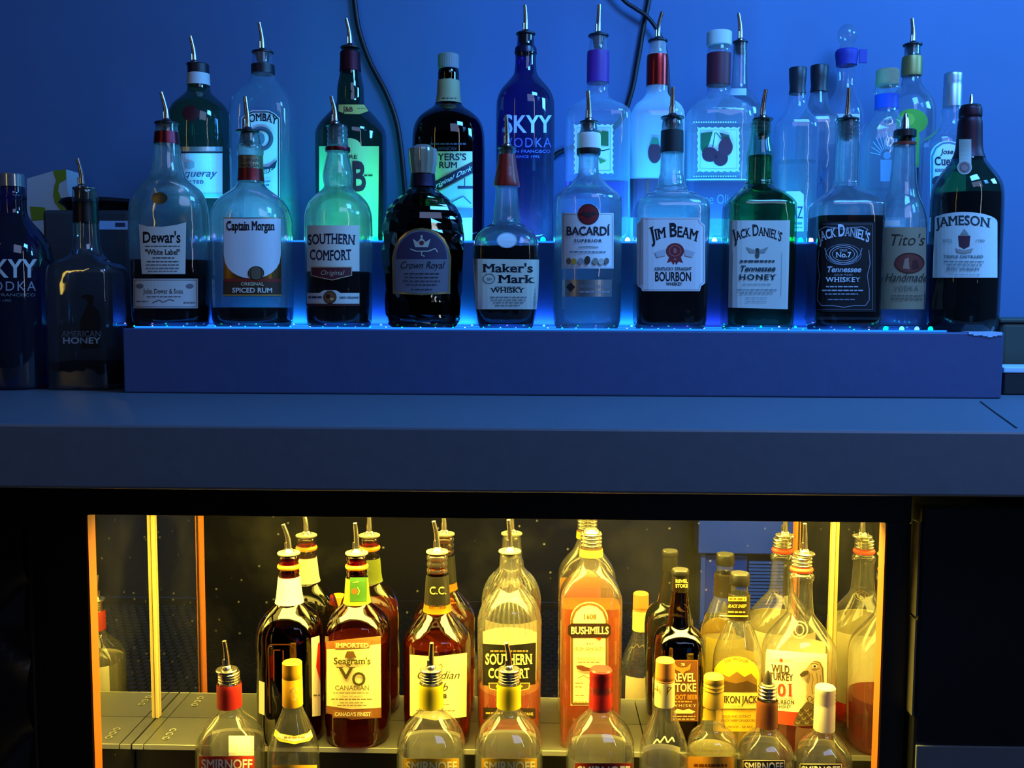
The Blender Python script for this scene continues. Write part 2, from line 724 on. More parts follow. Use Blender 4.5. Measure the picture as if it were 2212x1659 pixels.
    def threads(s, name, py0, py1, w, mat, nr=3):
        pr = []
        h = (py1 - py0) / nr
        for i in range(nr):
            y = py0 + i * h
            pr += [(y, w * 0.9), (y + h * 0.25, w), (y + h * 0.6, w), (y + h * 0.9, w * 0.9)]
        return s.lathe(name, pr, mat)

    def pourer(s, fy, fwid, tip, sy, disc=None, spout=None, sw=None, dx=0.0):
        """Speed pourer: flange disc and tapered stopper, and a bent metal spout."""
        disc = disc or RUBBER
        spout = spout or STEEL
        zf, k = s.z(fy) - s.zs, s.m(fy)
        R_ = fwid / 2 * k
        rn = (sw or fwid * 0.62) / 2 * k
        z1 = s.z(sy) - s.zs
        bm = bmesh.new()
        pr = [(zf + 0.0012, R_ * 0.94), (zf + 0.0004, R_), (zf - 0.0012, R_), (zf - 0.002, R_ * 0.9), (zf - 0.0022, rn * 1.05)]
        nrib = 3
        for i in range(nrib):
            a = zf - 0.003 + (z1 - zf + 0.003) * i / nrib
            b = zf - 0.003 + (z1 - zf + 0.003) * (i + 0.6) / nrib
            q = 1 - 0.12 * i
            pr += [(a, rn * q), (b, rn * q), (b - 0.0003, rn * q * 0.86)]
        pr.append((z1, rn * 0.6))
        add_lathe(bm, pr, seg=32, c=(dx * k, 0))
        link_mesh('pourer_stopper', bm, disc, s.root, smooth=35)
        ztip = s.z(tip[1]) - s.zs
        xt = (tip[0] - s.cx) * s.m(tip[1])
        hh = ztip - zf
        x0 = dx * k
        path = smooth_path([(x0, 0, zf + 0.0005), (x0 + 0.02 * (xt - x0), 0, zf + hh * 0.3), (x0 + 0.25 * (xt - x0), -0.001, zf + hh * 0.6), (xt, -0.003, ztip)], 5)
        nP = len(path)
        rad = [0.0044 - 0.0018 * (i / (nP - 1)) for i in range(nP)]
        bm = bmesh.new()
        add_lathe(bm, [(zf + 0.006, 0.0046), (zf + 0.0045, 0.006), (zf + 0.0012, R_ * 0.5)], seg=24, c=(x0, 0))
        add_tube(bm, path, rad, 14)
        add_tube(bm, [(x0 - 0.0035, -0.003, zf), (x0 - 0.0035, -0.003, zf + hh * 0.36)], 0.0014, 8)
        link_mesh('pour_spout', bm, spout, s.root, smooth=50)

    # ---- printing on the surface
    def on_surface(s, px, py, off):
        d = ray(px, py)
        y = s.Y - s.rmax * s.dep
        x = z = 0
        for _ in range(7):
            P = EYEV + d * (y / d.y)
            x, z = P.x - s.X0, P.z
            r = s.r_at(z)
            n, dp = s.shape(r)
            t = min(abs(x) / r, 0.975)
            yn = s.Y - r * dp * (1 - t ** n) ** (1.0 / n)
            y = 0.35 * y + 0.65 * yn
        r = s.r_at(z)
        lim = r * 0.985
        x = max(-lim, min(lim, x))
        return Vector((x * (1 + off / r), (y - s.Y) * (1 + off / r), z - s.zs))

    def print_mesh(s, name, polys, mat, off, parent):
        bm = bmesh.new()
        for p in polys:
            vs = [bm.verts.new((a, b, 0)) for a, b in p]
            try:
                bm.faces.new(vs)
            except ValueError:
                pass
        xs = [v.co.x for v in bm.verts]
        ys = [v.co.y for v in bm.verts]
        sx = max(3.5, (max(xs) - min(xs)) / 18)
        if s.n > 3:
            sx *= 1.3
        x = min(xs) + sx
        while x < max(xs) - 0.5:
            bmesh.ops.bisect_plane(bm, geom=bm.verts[:] + bm.edges[:] + bm.faces[:], plane_co=(x, 0, 0), plane_no=(1, 0, 0))
            x += sx
        y = min(ys) + 9
        while y < max(ys) - 1:
            bmesh.ops.bisect_plane(bm, geom=bm.verts[:] + bm.edges[:] + bm.faces[:], plane_co=(0, y, 0), plane_no=(0, 1, 0))
            y += 9
        for v in bm.verts:
            v.co = s.on_surface(v.co.x, v.co.y, off)
        for f in bm.faces:
            f.normal_update()
            c = f.calc_center_median()
            if f.normal.x * c.x + f.normal.y * c.y < 0:
                f.normal_flip()
        return link_mesh(name, bm, mat, parent)

    def label(s, outline, color, items=(), name='label', off=0.0005, desc=None):
        if outline is not None:
            mat = foil(color[1:]) if color.startswith('*') else paper(color)
            base = s.print_mesh(name, [outline], mat, off, s.root)
            if desc:
                base['label'] = desc
        else:
            base = s.root
        groups = {}
        for itx in items:
            k = itx[0]
            if k == 't':
                col = itx[6]; cls = 'lettering'
                pl = text_polys(itx[1], itx[2], itx[3], itx[4], itx[5], **(itx[7] if len(itx) > 7 else {}))
            elif k == 'f':
                col = itx[5]; cls = 'lettering'
                pl = fine_polys(itx[1], itx[2], itx[3], itx[4])
            elif k == 'r':
                x0, y0, x1, y1, col = itx[1:]
                cls = 'printed_band'
                pl = [[(x0, y0), (x1, y0), (x1, y1), (x0, y1)]]
            elif k == 'p':
                col = itx[2]; cls = 'emblem'; pl = [itx[1]]
            elif k == 'e':
                col = itx[5]; cls = 'emblem'; pl = [ell(*itx[1:5])]
            elif k == 'o':
                col = itx[6]; cls = 'border'; pl = ring_polys(*itx[1:6])
            elif k == 'l':
                col = itx[3]; cls = 'border'; pl = stroke_polys(itx[1], itx[2])
            groups.setdefault((cls, col), []).extend(pl)
        o2 = off
        for (cls, col), pl in groups.items():
            o2 += 0.00016
            mat = foil(col[1:]) if col.startswith('*') else ink(col)
            s.print_mesh(cls, pl, mat, o2, base)
        return base


def back_label(b, py0, py1, h='#efe6c4', span=58, name='back_label'):
    """Paper label stuck on the far side of a clear bottle."""
    z0, z1 = b.z(py0), b.z(py1)
    zs_ = [z0] + [z for z, _ in b.tab if z0 > z > z1] + [z1]
    bm = bmesh.new()
    rows = []
    for z in zs_:
        r = b.r_at(z)
        n, d = b.shape(r)
        row = []
        for k in range(25):
            a = math.radians(90 - span + 2 * span * k / 24)
            c, q = math.cos(a), math.sin(a)
            m = (abs(c) ** n + abs(q) ** n) ** (-1.0 / n) if n > 2.01 else 1.0
            row.append(bm.verts.new((c * m * (r + 0.0005), q * m * (r * d + 0.0005), z - b.zs)))
        rows.append(row)
    for p, q in zip(rows, rows[1:]):
        for k in range(24):
            bm.faces.new((p[k], p[k + 1], q[k + 1], q[k]))
    return link_mesh(name, bm, paper(h), b.root, smooth=60)


def rect(x0, y0, x1, y1):
    return [(x0, y0), (x1, y0), (x1, y1), (x0, y1)]


def border(x0, y0, x1, y1, w, col):
    return ('l', [(x0, y0), (x1, y0), (x1, y1), (x0, y1), (x0, y0)], w, col)


def arch(x0, y0, x1, y1, h):
    """Rectangle whose top edge is an arch of height h."""
    c, a = (x0 + x1) / 2, (x1 - x0) / 2
    return [(x0, y1)] + [(c - a * math.cos(math.pi * k / 16), y0 + h - h * math.sin(math.pi * k / 16)) for k in range(17)] + [(x1, y1)]


init_glyphs("ABCDEFGHIJKLMNOPQRSTUVWXYZabcdefghijklmnopqrstuvwxyz0123456789.,'&\"-" + 'Í')


# ------------------------------------------------------------------ the place: levels and planes (metres)
Z_COUNTER = EYE - 0.119
STEP_Y = 1.278
Z_STEP = EYE - 0.0325
STEP2_Y = 1.418
Z_STEP2 = EYE + 0.0905
WALL_Y = 1.72
COUNTER_Y = 0.943
OPEN_Y = 1.137
MIRROR_Y = 1.325
Z_SHELF = at_y(600, 1553, MIRROR_Y).z
SHELF_Y = at_z(600, 1614, Z_SHELF).y
Z_LOW = EYE - 0.735

wall_mat = principled('blue_grey_wall_paint', (0.075, 0.15, 0.33, 1), rough=0.75, noise=0.06, bump=0.15, scale=9)
floor_mat = principled('rubber_floor', '#26261f', rough=0.6)
black_lam = principled('black_panel', '#08080a', rough=0.45, noise=0.2, scale=30)
counter_mat = principled('slate_laminate', (0.11, 0.135, 0.18, 1), rough=0.42, noise=0.12, bump=0.05, scale=60)
counter_top_mat = counter_mat
step_mat = principled('navy_paint', (0.04, 0.065, 0.17, 1), rough=0.5, noise=0.1, bump=0.1, scale=50)
amber_wood = principled('raw_wood_edge', (0.30, 0.075, 0.004, 1), rough=0.55, noise=0.1, scale=25)
cream_trim = principled('aluminium_trim', (0.70, 0.52, 0.20, 1), rough=0.35, metal=0.3)


def setting(name, x0, x1, y0, y1, z0, z1, mat):
    o = box_obj(name, x0, x1, y0, y1, z0, z1, mat)
    o['kind'] = 'structure'
    return o


setting('wall_back', -2.2, 2.2, WALL_Y, WALL_Y + 0.08, 0, 2.4, wall_mat)
setting('floor', -2.2, 2.2, -1.6, WALL_Y, -0.06, 0.0, floor_mat)
setting('wall_front', -2.2, 2.2, -1.6, -1.52, 0, 2.4, principled('dark_wall', '#0b0c10', rough=0.8))


def mirror_material():
    m = bpy.data.materials.new('dusty_mirror')
    m.use_nodes = True
    nt = m.node_tree
    nt.nodes.clear()
    N, L = nt.nodes.new, nt.links.new
    out = N('ShaderNodeOutputMaterial')
    g = N('ShaderNodeBsdfGlossy'); g.inputs['Roughness'].default_value = 0.0
    g.inputs['Color'].default_value = (0.84, 0.85, 0.82, 1)
    d = N('ShaderNodeBsdfDiffuse'); d.inputs['Color'].default_value = (0.75, 0.75, 0.7, 1)
    tc = N('ShaderNodeTexCoord'); v = N('ShaderNodeTexVoronoi'); v.inputs['Scale'].default_value = 52.0
    v.inputs['Randomness'].default_value = 1.0
    L(tc.outputs['Object'], v.inputs['Vector'])
    r = N('ShaderNodeMapRange')
    r.inputs['From Min'].default_value = 0.03; r.inputs['From Max'].default_value = 0.11
    r.inputs['To Min'].default_value = 0.06; r.inputs['To Max'].default_value = 0.0
    L(v.outputs['Distance'], r.inputs['Value'])
    nz = N('ShaderNodeTexNoise'); nz.inputs['Scale'].default_value = 9.0; nz.inputs['Detail'].default_value = 5
    L(tc.outputs['Object'], nz.inputs['Vector'])
    r2 = N('ShaderNodeMapRange')
    r2.inputs['From Min'].default_value = 0.45; r2.inputs['From Max'].default_value = 0.75
    r2.inputs['To Min'].default_value = 0.002; r2.inputs['To Max'].default_value = 0.009
    L(nz.outputs['Fac'], r2.inputs['Value'])
    mx = N('ShaderNodeMath'); mx.operation = 'MAXIMUM'
    L(r.outputs[0], mx.inputs[0]); L(r2.outputs[0], mx.inputs[1])
    ms = N('ShaderNodeMixShader')
    L(mx.outputs[0], ms.inputs[0]); L(g.outputs[0], ms.inputs[1]); L(d.outputs[0], ms.inputs[2])
    L(ms.outputs[0], out.inputs[0])
    return m


# ------------------------------------------------------------------ counter, display steps, lit cabinet
XL, XR = -2.0, 2.0
z_ct0 = at_y(1106, 1065, COUNTER_Y).z
ct = empty('bar_countertop', (0, COUNTER_Y, Z_COUNTER))
tag(ct, 'thick dark slate bar countertop running the full width above the lit cabinet', 'countertop')
box_obj('counter_slab', XL, XR, COUNTER_Y, WALL_Y, z_ct0, Z_COUNTER, counter_mat, ct, bevel=0.003)
pj = [at_z(2118, 868, Z_COUNTER), at_z(2150, 892, Z_COUNTER), at_z(2196, 925, Z_COUNTER)]
bm = bmesh.new()
add_tube(bm, [p - ct.location + Vector((0, 0, -0.0006)) for p in pj], 0.0016, 8)
link_mesh('surface_crack', bm, principled('dark_joint', '#141a24', rough=0.7), ct)

px_l, px_r = at_y(266, 780, STEP_Y).x, at_y(2167, 780, STEP_Y).x
st = empty('lower_display_step', (0, STEP_Y, Z_COUNTER))
tag(st, 'long low navy step on the countertop, carrying the front row of bottles', 'display step', 'display steps')
box_obj('step_body', px_l, px_r, STEP_Y, STEP2_Y, Z_COUNTER + 0.0004, Z_STEP, step_mat, st, bevel=0.002)
a, b = at_y(2092, 716, STEP_Y).x, at_y(2164, 716, STEP_Y).x
bm = bmesh.new()
for i in range(7):
    x = a + (b - a) * i / 7
    h = [0.003, 0.005, 0.0045, 0.006, 0.0075, 0.006, 0.0045][i]
    add_box(bm, x, x + (b - a) / 7 * 1.02, STEP_Y - 0.0012 - COUNTER_Y * 0, STEP_Y + 0.03, Z_STEP - h * 0.8, Z_STEP + 0.0008)
for v in bm.verts:
    v.co -= st.location
link_mesh('chipped_edge', bm, principled('bare_pale_board', '#a9c4e6', rough=0.7), st)
x2l, x2r = at_y(330, 525, STEP2_Y).x, at_y(2085, 525, STEP2_Y).x
st2 = empty('upper_display_step', (0, STEP2_Y, Z_COUNTER))
tag(st2, 'taller navy step behind the front row, carrying the back row of bottles', 'display step', 'display steps')
box_obj('step_body', x2l, x2r, STEP2_Y + 0.0005, WALL_Y - 0.004, Z_COUNTER + 0.0004, Z_STEP2, step_mat, st2, bevel=0.002)

# cabinet under the counter
XE = at_y(1969, 1130, OPEN_Y - 0.012).x
op_l, op_r = at_y(194, 1112, OPEN_Y).x, at_y(1911, 1112, OPEN_Y).x
z_top = at_y(1050, 1116, OPEN_Y).z
JW = 0.0125
cab = empty('lit_bottle_cabinet', (0, OPEN_Y, 0))
tag(cab, 'black built-in cabinet with mirrored back and yellow light below the counter', 'cabinet')
box_obj('top_fascia', -1.02, XE, OPEN_Y - 0.012, OPEN_Y + 0.012, z_top, z_ct0 - 0.001, black_lam, cab, bevel=0.001)
box_obj('side_panel', -1.02, op_l - 0.0005, OPEN_Y - 0.012, OPEN_Y + 0.012, 0.001, z_top - 0.0005, black_lam, cab)
XE = at_y(1969, 1130, OPEN_Y - 0.012).x
box_obj('side_panel', op_r, XE, OPEN_Y - 0.012, OPEN_Y + 0.012, 0.001, z_top - 0.0005, black_lam, cab)
box_obj('wooden_jamb', op_l, op_l + 0.0025, OPEN_Y - 0.0115, OPEN_Y + 0.008, 0.001, z_top - 0.001, amber_wood, cab)
box_obj('wooden_jamb', op_r - 0.0025, op_r, OPEN_Y - 0.0115, OPEN_Y + 0.008, 0.001, z_top - 0.001, amber_wood, cab)
mir = mirror_material()
mx0, mx1 = op_l - 0.001, op_r + 0.001
o = box_obj('back_mirror', mx0, mx1, MIRROR_Y, MIRROR_Y + 0.006, 0.1, z_ct0 - 0.002, mir, cab)
o = box_obj('side_mirror', mx0 - 0.006, mx0, OPEN_Y + 0.0125, MIRROR_Y, 0.1, z_ct0 - 0.002, mir, cab)
o = box_obj('side_mirror', mx1, mx1 + 0.006, OPEN_Y + 0.0125, MIRROR_Y, 0.1, z_ct0 - 0.002, mir, cab)
for x0, x1 in ((mx0 + 0.0002, mx0 + 0.0048), (mx1 - 0.0048, mx1 - 0.0002)):
    bm = bmesh.new()
    add_box(bm, x0, x1, MIRROR_Y - 0.006, MIRROR_Y - 0.0004, Z_SHELF + 0.0005, z_ct0 - 0.004, 0.001)
    for v in bm.verts:
        v.co -= cab.location
    link_mesh('corner_trim', bm, cream_trim, cab)
box_obj('cabinet_floor', mx0, mx1, OPEN_Y - 0.01, MIRROR_Y - 0.0005, Z_LOW - 0.02, Z_LOW, black_lam, cab)
box_obj('riser_panel', mx0 + 0.001, mx1 - 0.001, SHELF_Y + 0.012, SHELF_Y + 0.018, Z_LOW + 0.0005, Z_SHELF - 0.0065, black_lam, cab)

# shelf sections with hole trios
shelf_mat = principled('brushed_acrylic', (0.036, 0.037, 0.031, 1), rough=0.42, spec=0.35, noise=0.12, scale=70)
shelf_edge = principled('polished_edge', (0.26, 0.26, 0.22, 1), rough=0.3)
hole_mat = principled('hole_dark', '#11110d', rough=0.8)
rim_mat = principled('hole_rim', (0.3, 0.3, 0.26, 1), rough=0.3)
seams = [at_z(318, 1600, Z_SHELF).x, 0.15]
edges_x = [mx0 + 0.0005] + seams + [mx1 - 0.0005]
sh_lab = ['short grey shelf section at the cabinet\'s bare end, with one trio of holes',
          'long grey shelf section under the brown and green-necked whisky bottles',
          'long grey shelf section under the turkey-label bottle']
for i in range(3):
    x0, x1 = edges_x[i] + 0.0008, edges_x[i + 1] - 0.0008
    s_ = empty('bottle_shelf', ((x0 + x1) / 2, SHELF_Y, Z_SHELF - 0.006))
    tag(s_, sh_lab[i], 'shelf', 'cabinet shelf sections')
    box_obj('shelf_plate', x0, x1, SHELF_Y + 0.0015, MIRROR_Y - 0.0006, Z_SHELF - 0.006, Z_SHELF, shelf_mat, s_)
    box_obj('front_edge', x0, x1, SHELF_Y, SHELF_Y + 0.0015, Z_SHELF - 0.006, Z_SHELF + 0.0004, shelf_edge, s_)
    hx = []
    if i == 0:
        hx = [x1 - 0.022]
    elif i == 1:
        hx = [x0 + 0.022, x1 - 0.03]
    else:
        hx = [x0 + 0.03]
    for h in hx:
        for k in range(3):
            yy = SHELF_Y + 0.020 + 0.0125 * k
            bm = bmesh.new()
            add_lathe(bm, [(0.0009, 0.0046), (0.0009, 0.0036), (0.0002, 0.0036)], seg=20, c=(h - s_.location.x, yy - s_.location.y), cap_top=False, cap_bot=False)
            for v in bm.verts:
                v.co.z += 0.006
            hr = link_mesh('hole_rim', bm, rim_mat, s_)
            bm = bmesh.new()
            add_lathe(bm, [(0.0003, 0.0036), (0.0001, 0.0036)], seg=20, c=(h - s_.location.x, yy - s_.location.y))
            for v in bm.verts:
                v.co.z += 0.006
            link_mesh('hole', bm, hole_mat, hr)

# warm strip lamp behind the fascia
WARM = (1.0, 0.73, 0.11)
lm = empty('cabinet_strip_light', (0, OPEN_Y + 0.03, z_top + 0.035))
tag(lm, 'warm yellow strip light hidden behind the fascia inside the cabinet', 'lamp')
box_obj('lamp_housing', mx0 + 0.01, mx1 - 0.01, OPEN_Y + 0.0135, OPEN_Y + 0.155, z_top + 0.03, z_top + 0.037, plastic('#d8d8d0'), lm)
box_obj('lamp_diffuser', mx0 + 0.02, mx1 - 0.02, OPEN_Y + 0.020, OPEN_Y + 0.150, z_top + 0.0262, z_top + 0.0298, emit('warm_diffuser', WARM, 6.0), lm)
area_lamp('strip_glow', (0, OPEN_Y + 0.075, z_top + 0.0258), (0, OPEN_Y + 0.0751, z_top - 0.2), mx1 - mx0 - 0.06, 24.0, WARM, 0.105, parent=lm, spread=150)

# neighbouring black furniture
pp = empty('padded_panel', (-1.3, OPEN_Y - 0.02, 0))
tag(pp, 'black padded bar front with diamond quilting beside the lit cabinet', 'panel')
pad_r = at_y(62, 1400, OPEN_Y - 0.03).x
bm = bmesh.new()
nx, nz = 120, 150
pw, ph = pad_r + 1.75, z_top - 0.02
D = 0.172
gv = []
for j in range(nz + 1):
    row = []
    for i in range(nx + 1):
        x = -1.75 + pw * i / nx
        z = 0.01 + ph * j / nz
        u = ((pad_r - 0.045 - x) + (z - 0.02) * 0.95) / D
        v = ((pad_r - 0.045 - x) - (z - 0.02) * 0.95) / D
        du = abs(u - round(u)); dv = abs(v - round(v))
        g = min(du, dv)
        hgt = 0.016 * (1 - math.exp(-g * 11))
        row.append(bm.verts.new((x + 1.3, -0.004 - hgt, z)))
    gv.append(row)
for j in range(nz):
    for i in range(nx):
        bm.faces.new((gv[j][i], gv[j][i + 1], gv[j + 1][i + 1], gv[j + 1][i]))
link_mesh('padding', bm, principled('black_vinyl', '#1a181b', rough=0.3), pp, smooth=80)
box_obj('backing_board', -1.75, pad_r, OPEN_Y - 0.022, OPEN_Y - 0.0125, 0.01, z_top - 0.01, black_lam, pp)

rc = empty('under_counter_cooler', (XE + 0.35, OPEN_Y, 0))
tag(rc, 'dark under-counter cooler with a glint painted along its upright edge beside the lit cabinet', 'cooler')
box_obj('cooler_body', XE + 0.004, 1.5, OPEN_Y - 0.03, OPEN_Y + 0.4, 0.03, z_top + 0.025, principled('dark_steel', '#0d1017', rough=0.4), rc, bevel=0.004)
ze0, ze1 = at_y(1949, 1545, OPEN_Y - 0.03).z, at_y(1969, 1130, OPEN_Y - 0.03).z
zm = at_y(1960, 1335, OPEN_Y - 0.03).z
for q0, q1 in ((ze0, zm - 0.002), (zm + 0.002, ze1)):
    box_obj('edge_glint_strip', XE + 0.0014, XE + 0.0036, OPEN_Y - 0.031, OPEN_Y - 0.0125, q0, q1, principled('edge_glint_paint', (0.11, 0.10, 0.085, 1), rough=0.35, metal=0.2), rc)  # glint along the dark edge, painted as a paler strip
gx0 = at_y(1979, 1635, OPEN_Y - 0.034).x
gz = at_y(2090, 1613, OPEN_Y - 0.034).z
box_obj('lower_panel', gx0, 1.49, OPEN_Y - 0.034, OPEN_Y - 0.0302, 0.06, gz, counter_mat, rc, bevel=0.001)

# what the mirrors show across the aisle
ob = empty('opposite_bar', (0, -0.86, 0))
tag(ob, 'black front of the bar across the aisle, seen in the cabinet mirror', 'bar')
box_obj('bar_front', -2.0, 2.0, -1.0, -0.86, 0.001, 1.08, principled('scuffed_black', '#0d0d0c', rough=0.6, noise=0.5, scale=14), ob)
box_obj('kick_rail', -2.0, 2.0, -0.86, -0.845, 0.002, 0.035, principled('dark_rail', '#15140f', rough=0.5), ob, bevel=0.003)
sc_ = at_y(330, 1355, 2 * MIRROR_Y + 0.845)
box_obj('scuffed_edge', sc_.x - 0.20, sc_.x + 0.10, -0.846, -0.8425, 0.036, 0.041, principled('pale_scuff', '#8d8a72', rough=0.8, noise=0.6, scale=120), ob)
MM = []
bm = bmesh.new()
sx, sy = 0.030, 0.030
j = 0
y = -0.82
while y < 0.85:
    x = -1.5 + (0.5 * sx if j % 2 else 0)
    while x < 1.3:
        add_box(bm, x + 0.004, x + sx - 0.004, y + 0.004, y + sy - 0.004, 0.006, 0.014)
        x += sx
    y += sy
    j += 1
mt = link_mesh('rubber_floor_mat', bm, principled('mat_rubber', '#23221c', rough=0.38), None)
tag(mt, 'black studded rubber mat on the floor, seen in the cabinet mirror', 'floor mat')
bm = bmesh.new()
add_box(bm, -1.52, 1.32, -0.83, 0.87, 0.0005, 0.0058)
base_m = link_mesh('mat_base', bm, principled('mat_base', '#0e0e0c', rough=0.6), mt)

DM = 2 * MIRROR_Y + 0.72
ix0, ix1 = at_y(1507, 1150, DM).x, at_y(1722, 1150, DM).x
iz = at_y(1600, 1194, DM).z
im = empty('steel_ice_bin', ((ix0 + ix1) / 2, -0.72, 0))
tag(im, 'stainless cooler with a louvred door, seen reflected in the cabinet mirror', 'cooler')
steel_b = principled('brushed_steel', (0.33, 0.42, 0.55, 1), rough=0.45, metal=0.6)
box_obj('cooler_lid', ix0, ix1 + 0.05, -0.80, -0.70, iz, 0.92, steel_b, im, bevel=0.004)
box_obj('cooler_door', ix0 + 0.03, ix0 + 0.175, -0.80, -0.715, 0.04, iz - 0.01, principled('blue_steel', (0.10, 0.20, 0.40, 1), rough=0.4, metal=0.5), im, bevel=0.003)
box_obj('hinge_post', ix0 + 0.012, ix0 + 0.028, -0.80, -0.71, 0.002, iz - 0.003, steel_b, im)
for k in range(15):
    z = 0.05 + k * (iz - 0.075) / 15
    box_obj('louvre', ix0 + 0.18, ix0 + 0.30, -0.80, -0.712, z, z + 0.008, steel_b, im)


# ------------------------------------------------------------------ light strings on the steps
def led_string(name, label, x0, x1, y, z, step, seed, powers, size=1.0, gain=5.0, big_from=None):
    root = empty(name, ((x0 + x1) / 2, y, z))
    tag(root, label, 'light string', 'light strings')
    box_obj('tape', x0, x1, y - 0.004, y + 0.004, z + 0.0002, z + 0.0026, emit('blue_tube_glow', (0.01, 0.17, 1.0), 1.8), root)
    cols = [('led_blue', (0.06, 0.18, 1.0)), ('led_green', (0.0, 1.0, 0.36)), ('led_violet', (0.34, 0.28, 1.0)), ('led_green', (0.0, 1.0, 0.36)), ('led_cyan', (0.05, 0.6, 1.0))]
    protos = {}
    rnd = random.Random(seed)
    n = int((x1 - x0) / step)
    for i in range(n + 1):
        key, c = cols[(i + seed) % len(cols)]
        sz, gn = (size, gain) if big_from is None or x0 + step * i < big_from else (1.9, 5.0)
        if (key, sz) not in protos:
            bm = bmesh.new()
            add_lathe(bm, [(0.0018 + 0.0030 * sz, 0.0003), (0.0018 + 0.0026 * sz, 0.0010 * sz), (0.0018 + 0.0016 * sz, 0.0016 * sz), (0.0018, 0.0017 * sz)], seg=12)
            o = link_mesh('led', bm, emit(key + '_%d' % gn, c, gn), root, smooth=60)
            protos[(key, sz)] = o
        else:
            o = protos[(key, sz)].copy()
            COL.objects.link(o)
            o.parent = root
        o.location = (x0 + step * i + rnd.uniform(-0.003, 0.003) - root.location.x, rnd.uniform(-0.001, 0.001), 0)
    m = len(powers)
    for i, (p, c) in enumerate(powers):
        xa = x0 + (x1 - x0) * (i + 0.5) / m
        area_lamp('led_glow', (xa, y, z + 0.006), (xa, y + 0.05, z + 0.10), (x1 - x0) / m * 0.8, p, c, 0.005, parent=root)
    return root


B1, B2, GR, CY = (0.02, 0.20, 1.0), (0.04, 0.12, 1.0), (0.0, 0.75, 0.6), (0.02, 0.42, 1.0)
xa, xb = at_y(440, 524, STEP2_Y).x, at_y(1762, 526, STEP2_Y).x
led_string('led_light_string', 'blue and green light string along the front edge of the taller rear step', xa, xb, STEP2_Y + 0.006, Z_STEP2, 0.031, 0,
           [(1.2, CY), (0.8, (0.0, 0.7, 0.6)), (0.75, GR), (0.9, (0.02, 0.5, 0.7)), (1.8, B2), (1.8, B1), (1.9, CY), (2.0, CY), (2.2, CY)], size=2.2, gain=22.0)
xa, xb = at_y(290, 710, STEP_Y).x, at_y(2046, 714, STEP_Y).x
led_string('led_light_string', 'blue and green light string along the front edge of the low front step', xa, xb, STEP_Y + 0.005, Z_STEP, 0.021, 1, [], size=0.6, gain=4.0, big_from=at_y(1888, 714, STEP_Y).x)
xa, xb = at_y(330, 700, STEP2_Y).x, at_y(1960, 700, STEP2_Y).x
led_string('led_light_string', 'blue light string along the foot of the rear step, behind the front bottles', xa, xb, STEP2_Y - 0.009, Z_STEP, 0.026, 2,
           [(0.07, B1), (0.12, CY), (0.14, B1), (0.15, CY), (0.14, B1), (0.12, CY), (0.05, B2), (0.04, B1), (0.05, B1)])

# ------------------------------------------------------------------ front row on the low step
Y1 = 1.338
G1 = 'bottles on the low front step'
SERB = dict(bold=1, serif=1)
BOLD = dict(bold=1)
INK = '#10131c'

b = Bottle('whisky_bottle', 'wide round-shouldered clear bottle with two cream labels and maroon neck band', G1, 367, Y1, Z_STEP,
           [(264, 46), (285, 48), (312, 54), (350, 60), (382, 74), (396, 104), (410, 138), (428, 160), (455, 173), (520, 175), (640, 172), (690, 168), (703, 156), (706, 138)], G['clear'], dep=0.62)
b.liquid(562, 'dark')
b.wrap('neck_band', 286, 312, foil('#6d2430'))
b.pourer(266, 50, (359, 200), 292, sw=30)
lab = b.label([(300, 484), (318, 489), (350, 490), (380, 486), (402, 480), (400, 592), (307, 592)], '#d9d5c8', [
    ('t', "Dewar's", 349, 524, 23, 82, INK, dict(bold=1, serif=1)), ('f', 314, 388, 531, 2, '#4a4a50'),
    ('t', '"White Label"', 351, 550, 11, 74, INK, dict(bold=1, serif=1)), ('f', 330, 378, 556, 2.5, '#4a4a50'), ('f', 318, 386, 564, 2.5, '#5a5a60'),
    ('f', 316, 386, 571, 2.5, '#6a6a70'), ('f', 316, 386, 578, 3, '#77777c'), ('f', 320, 384, 585, 2, '#77777c')])
b.label(rect(289, 602, 427, 666), '#d4d2c8', [
    border(292, 605, 424, 663, 1.2, '#555a60'), ('t', "John Dewar & Sons", 353, 634, 10, 84, INK, dict(serif=1)), ('f', 318, 390, 640, 2, '#5a5a60'),
    ('l', [(330, 654), (345, 648), (352, 653), (366, 647), (376, 650)], 1.4, '#30343c'), ('e', 303, 618, 8, 5, '#77777c'), ('e', 409, 618, 8, 5, '#77777c'), ('f', 296, 322, 650, 2, '#77777c'), ('f', 396, 420, 652, 3, '#77777c')])
b.label(None, '', [('e', 345, 428, 17, 13, '*6c6650')])

b = Bottle('rum_bottle', 'clear round bottle with gold-cornered shield label and red-gold neck wrap', G1, 545, Y1, Z_STEP,
           [(290, 40), (312, 46), (315, 56), (334, 56), (338, 50), (392, 54), (404, 64), (419, 104), (431, 132), (449, 156), (472, 168), (500, 170), (640, 170), (690, 166), (701, 156), (705, 144)], G['clear'], n=2.6, dep=0.92)
b.liquid(664, 'dark')
b.wrap('neck_band', 338, 366, foil('#8a7b62', 0.4))
b.wrap('neck_band_red', 366, 392, foil('#7d2a2c', 0.4))
b.label(None, '', [('t', 'CAPTAIN', 541, 350, 7, 34, '#201c18', BOLD), ('t', 'MORGAN', 541, 362, 8, 36, '#201c18', BOLD)])
b.pourer(284, 50, (537, 210), 318, sw=28, dx=-5)
pts = [(484, 472), (606, 472), (606, 548)] + [(545 + 60 * math.cos(t), 556 + 46 * math.sin(t)) for t in [math.pi * k / 12 for k in range(13)]] + [(484, 548)]
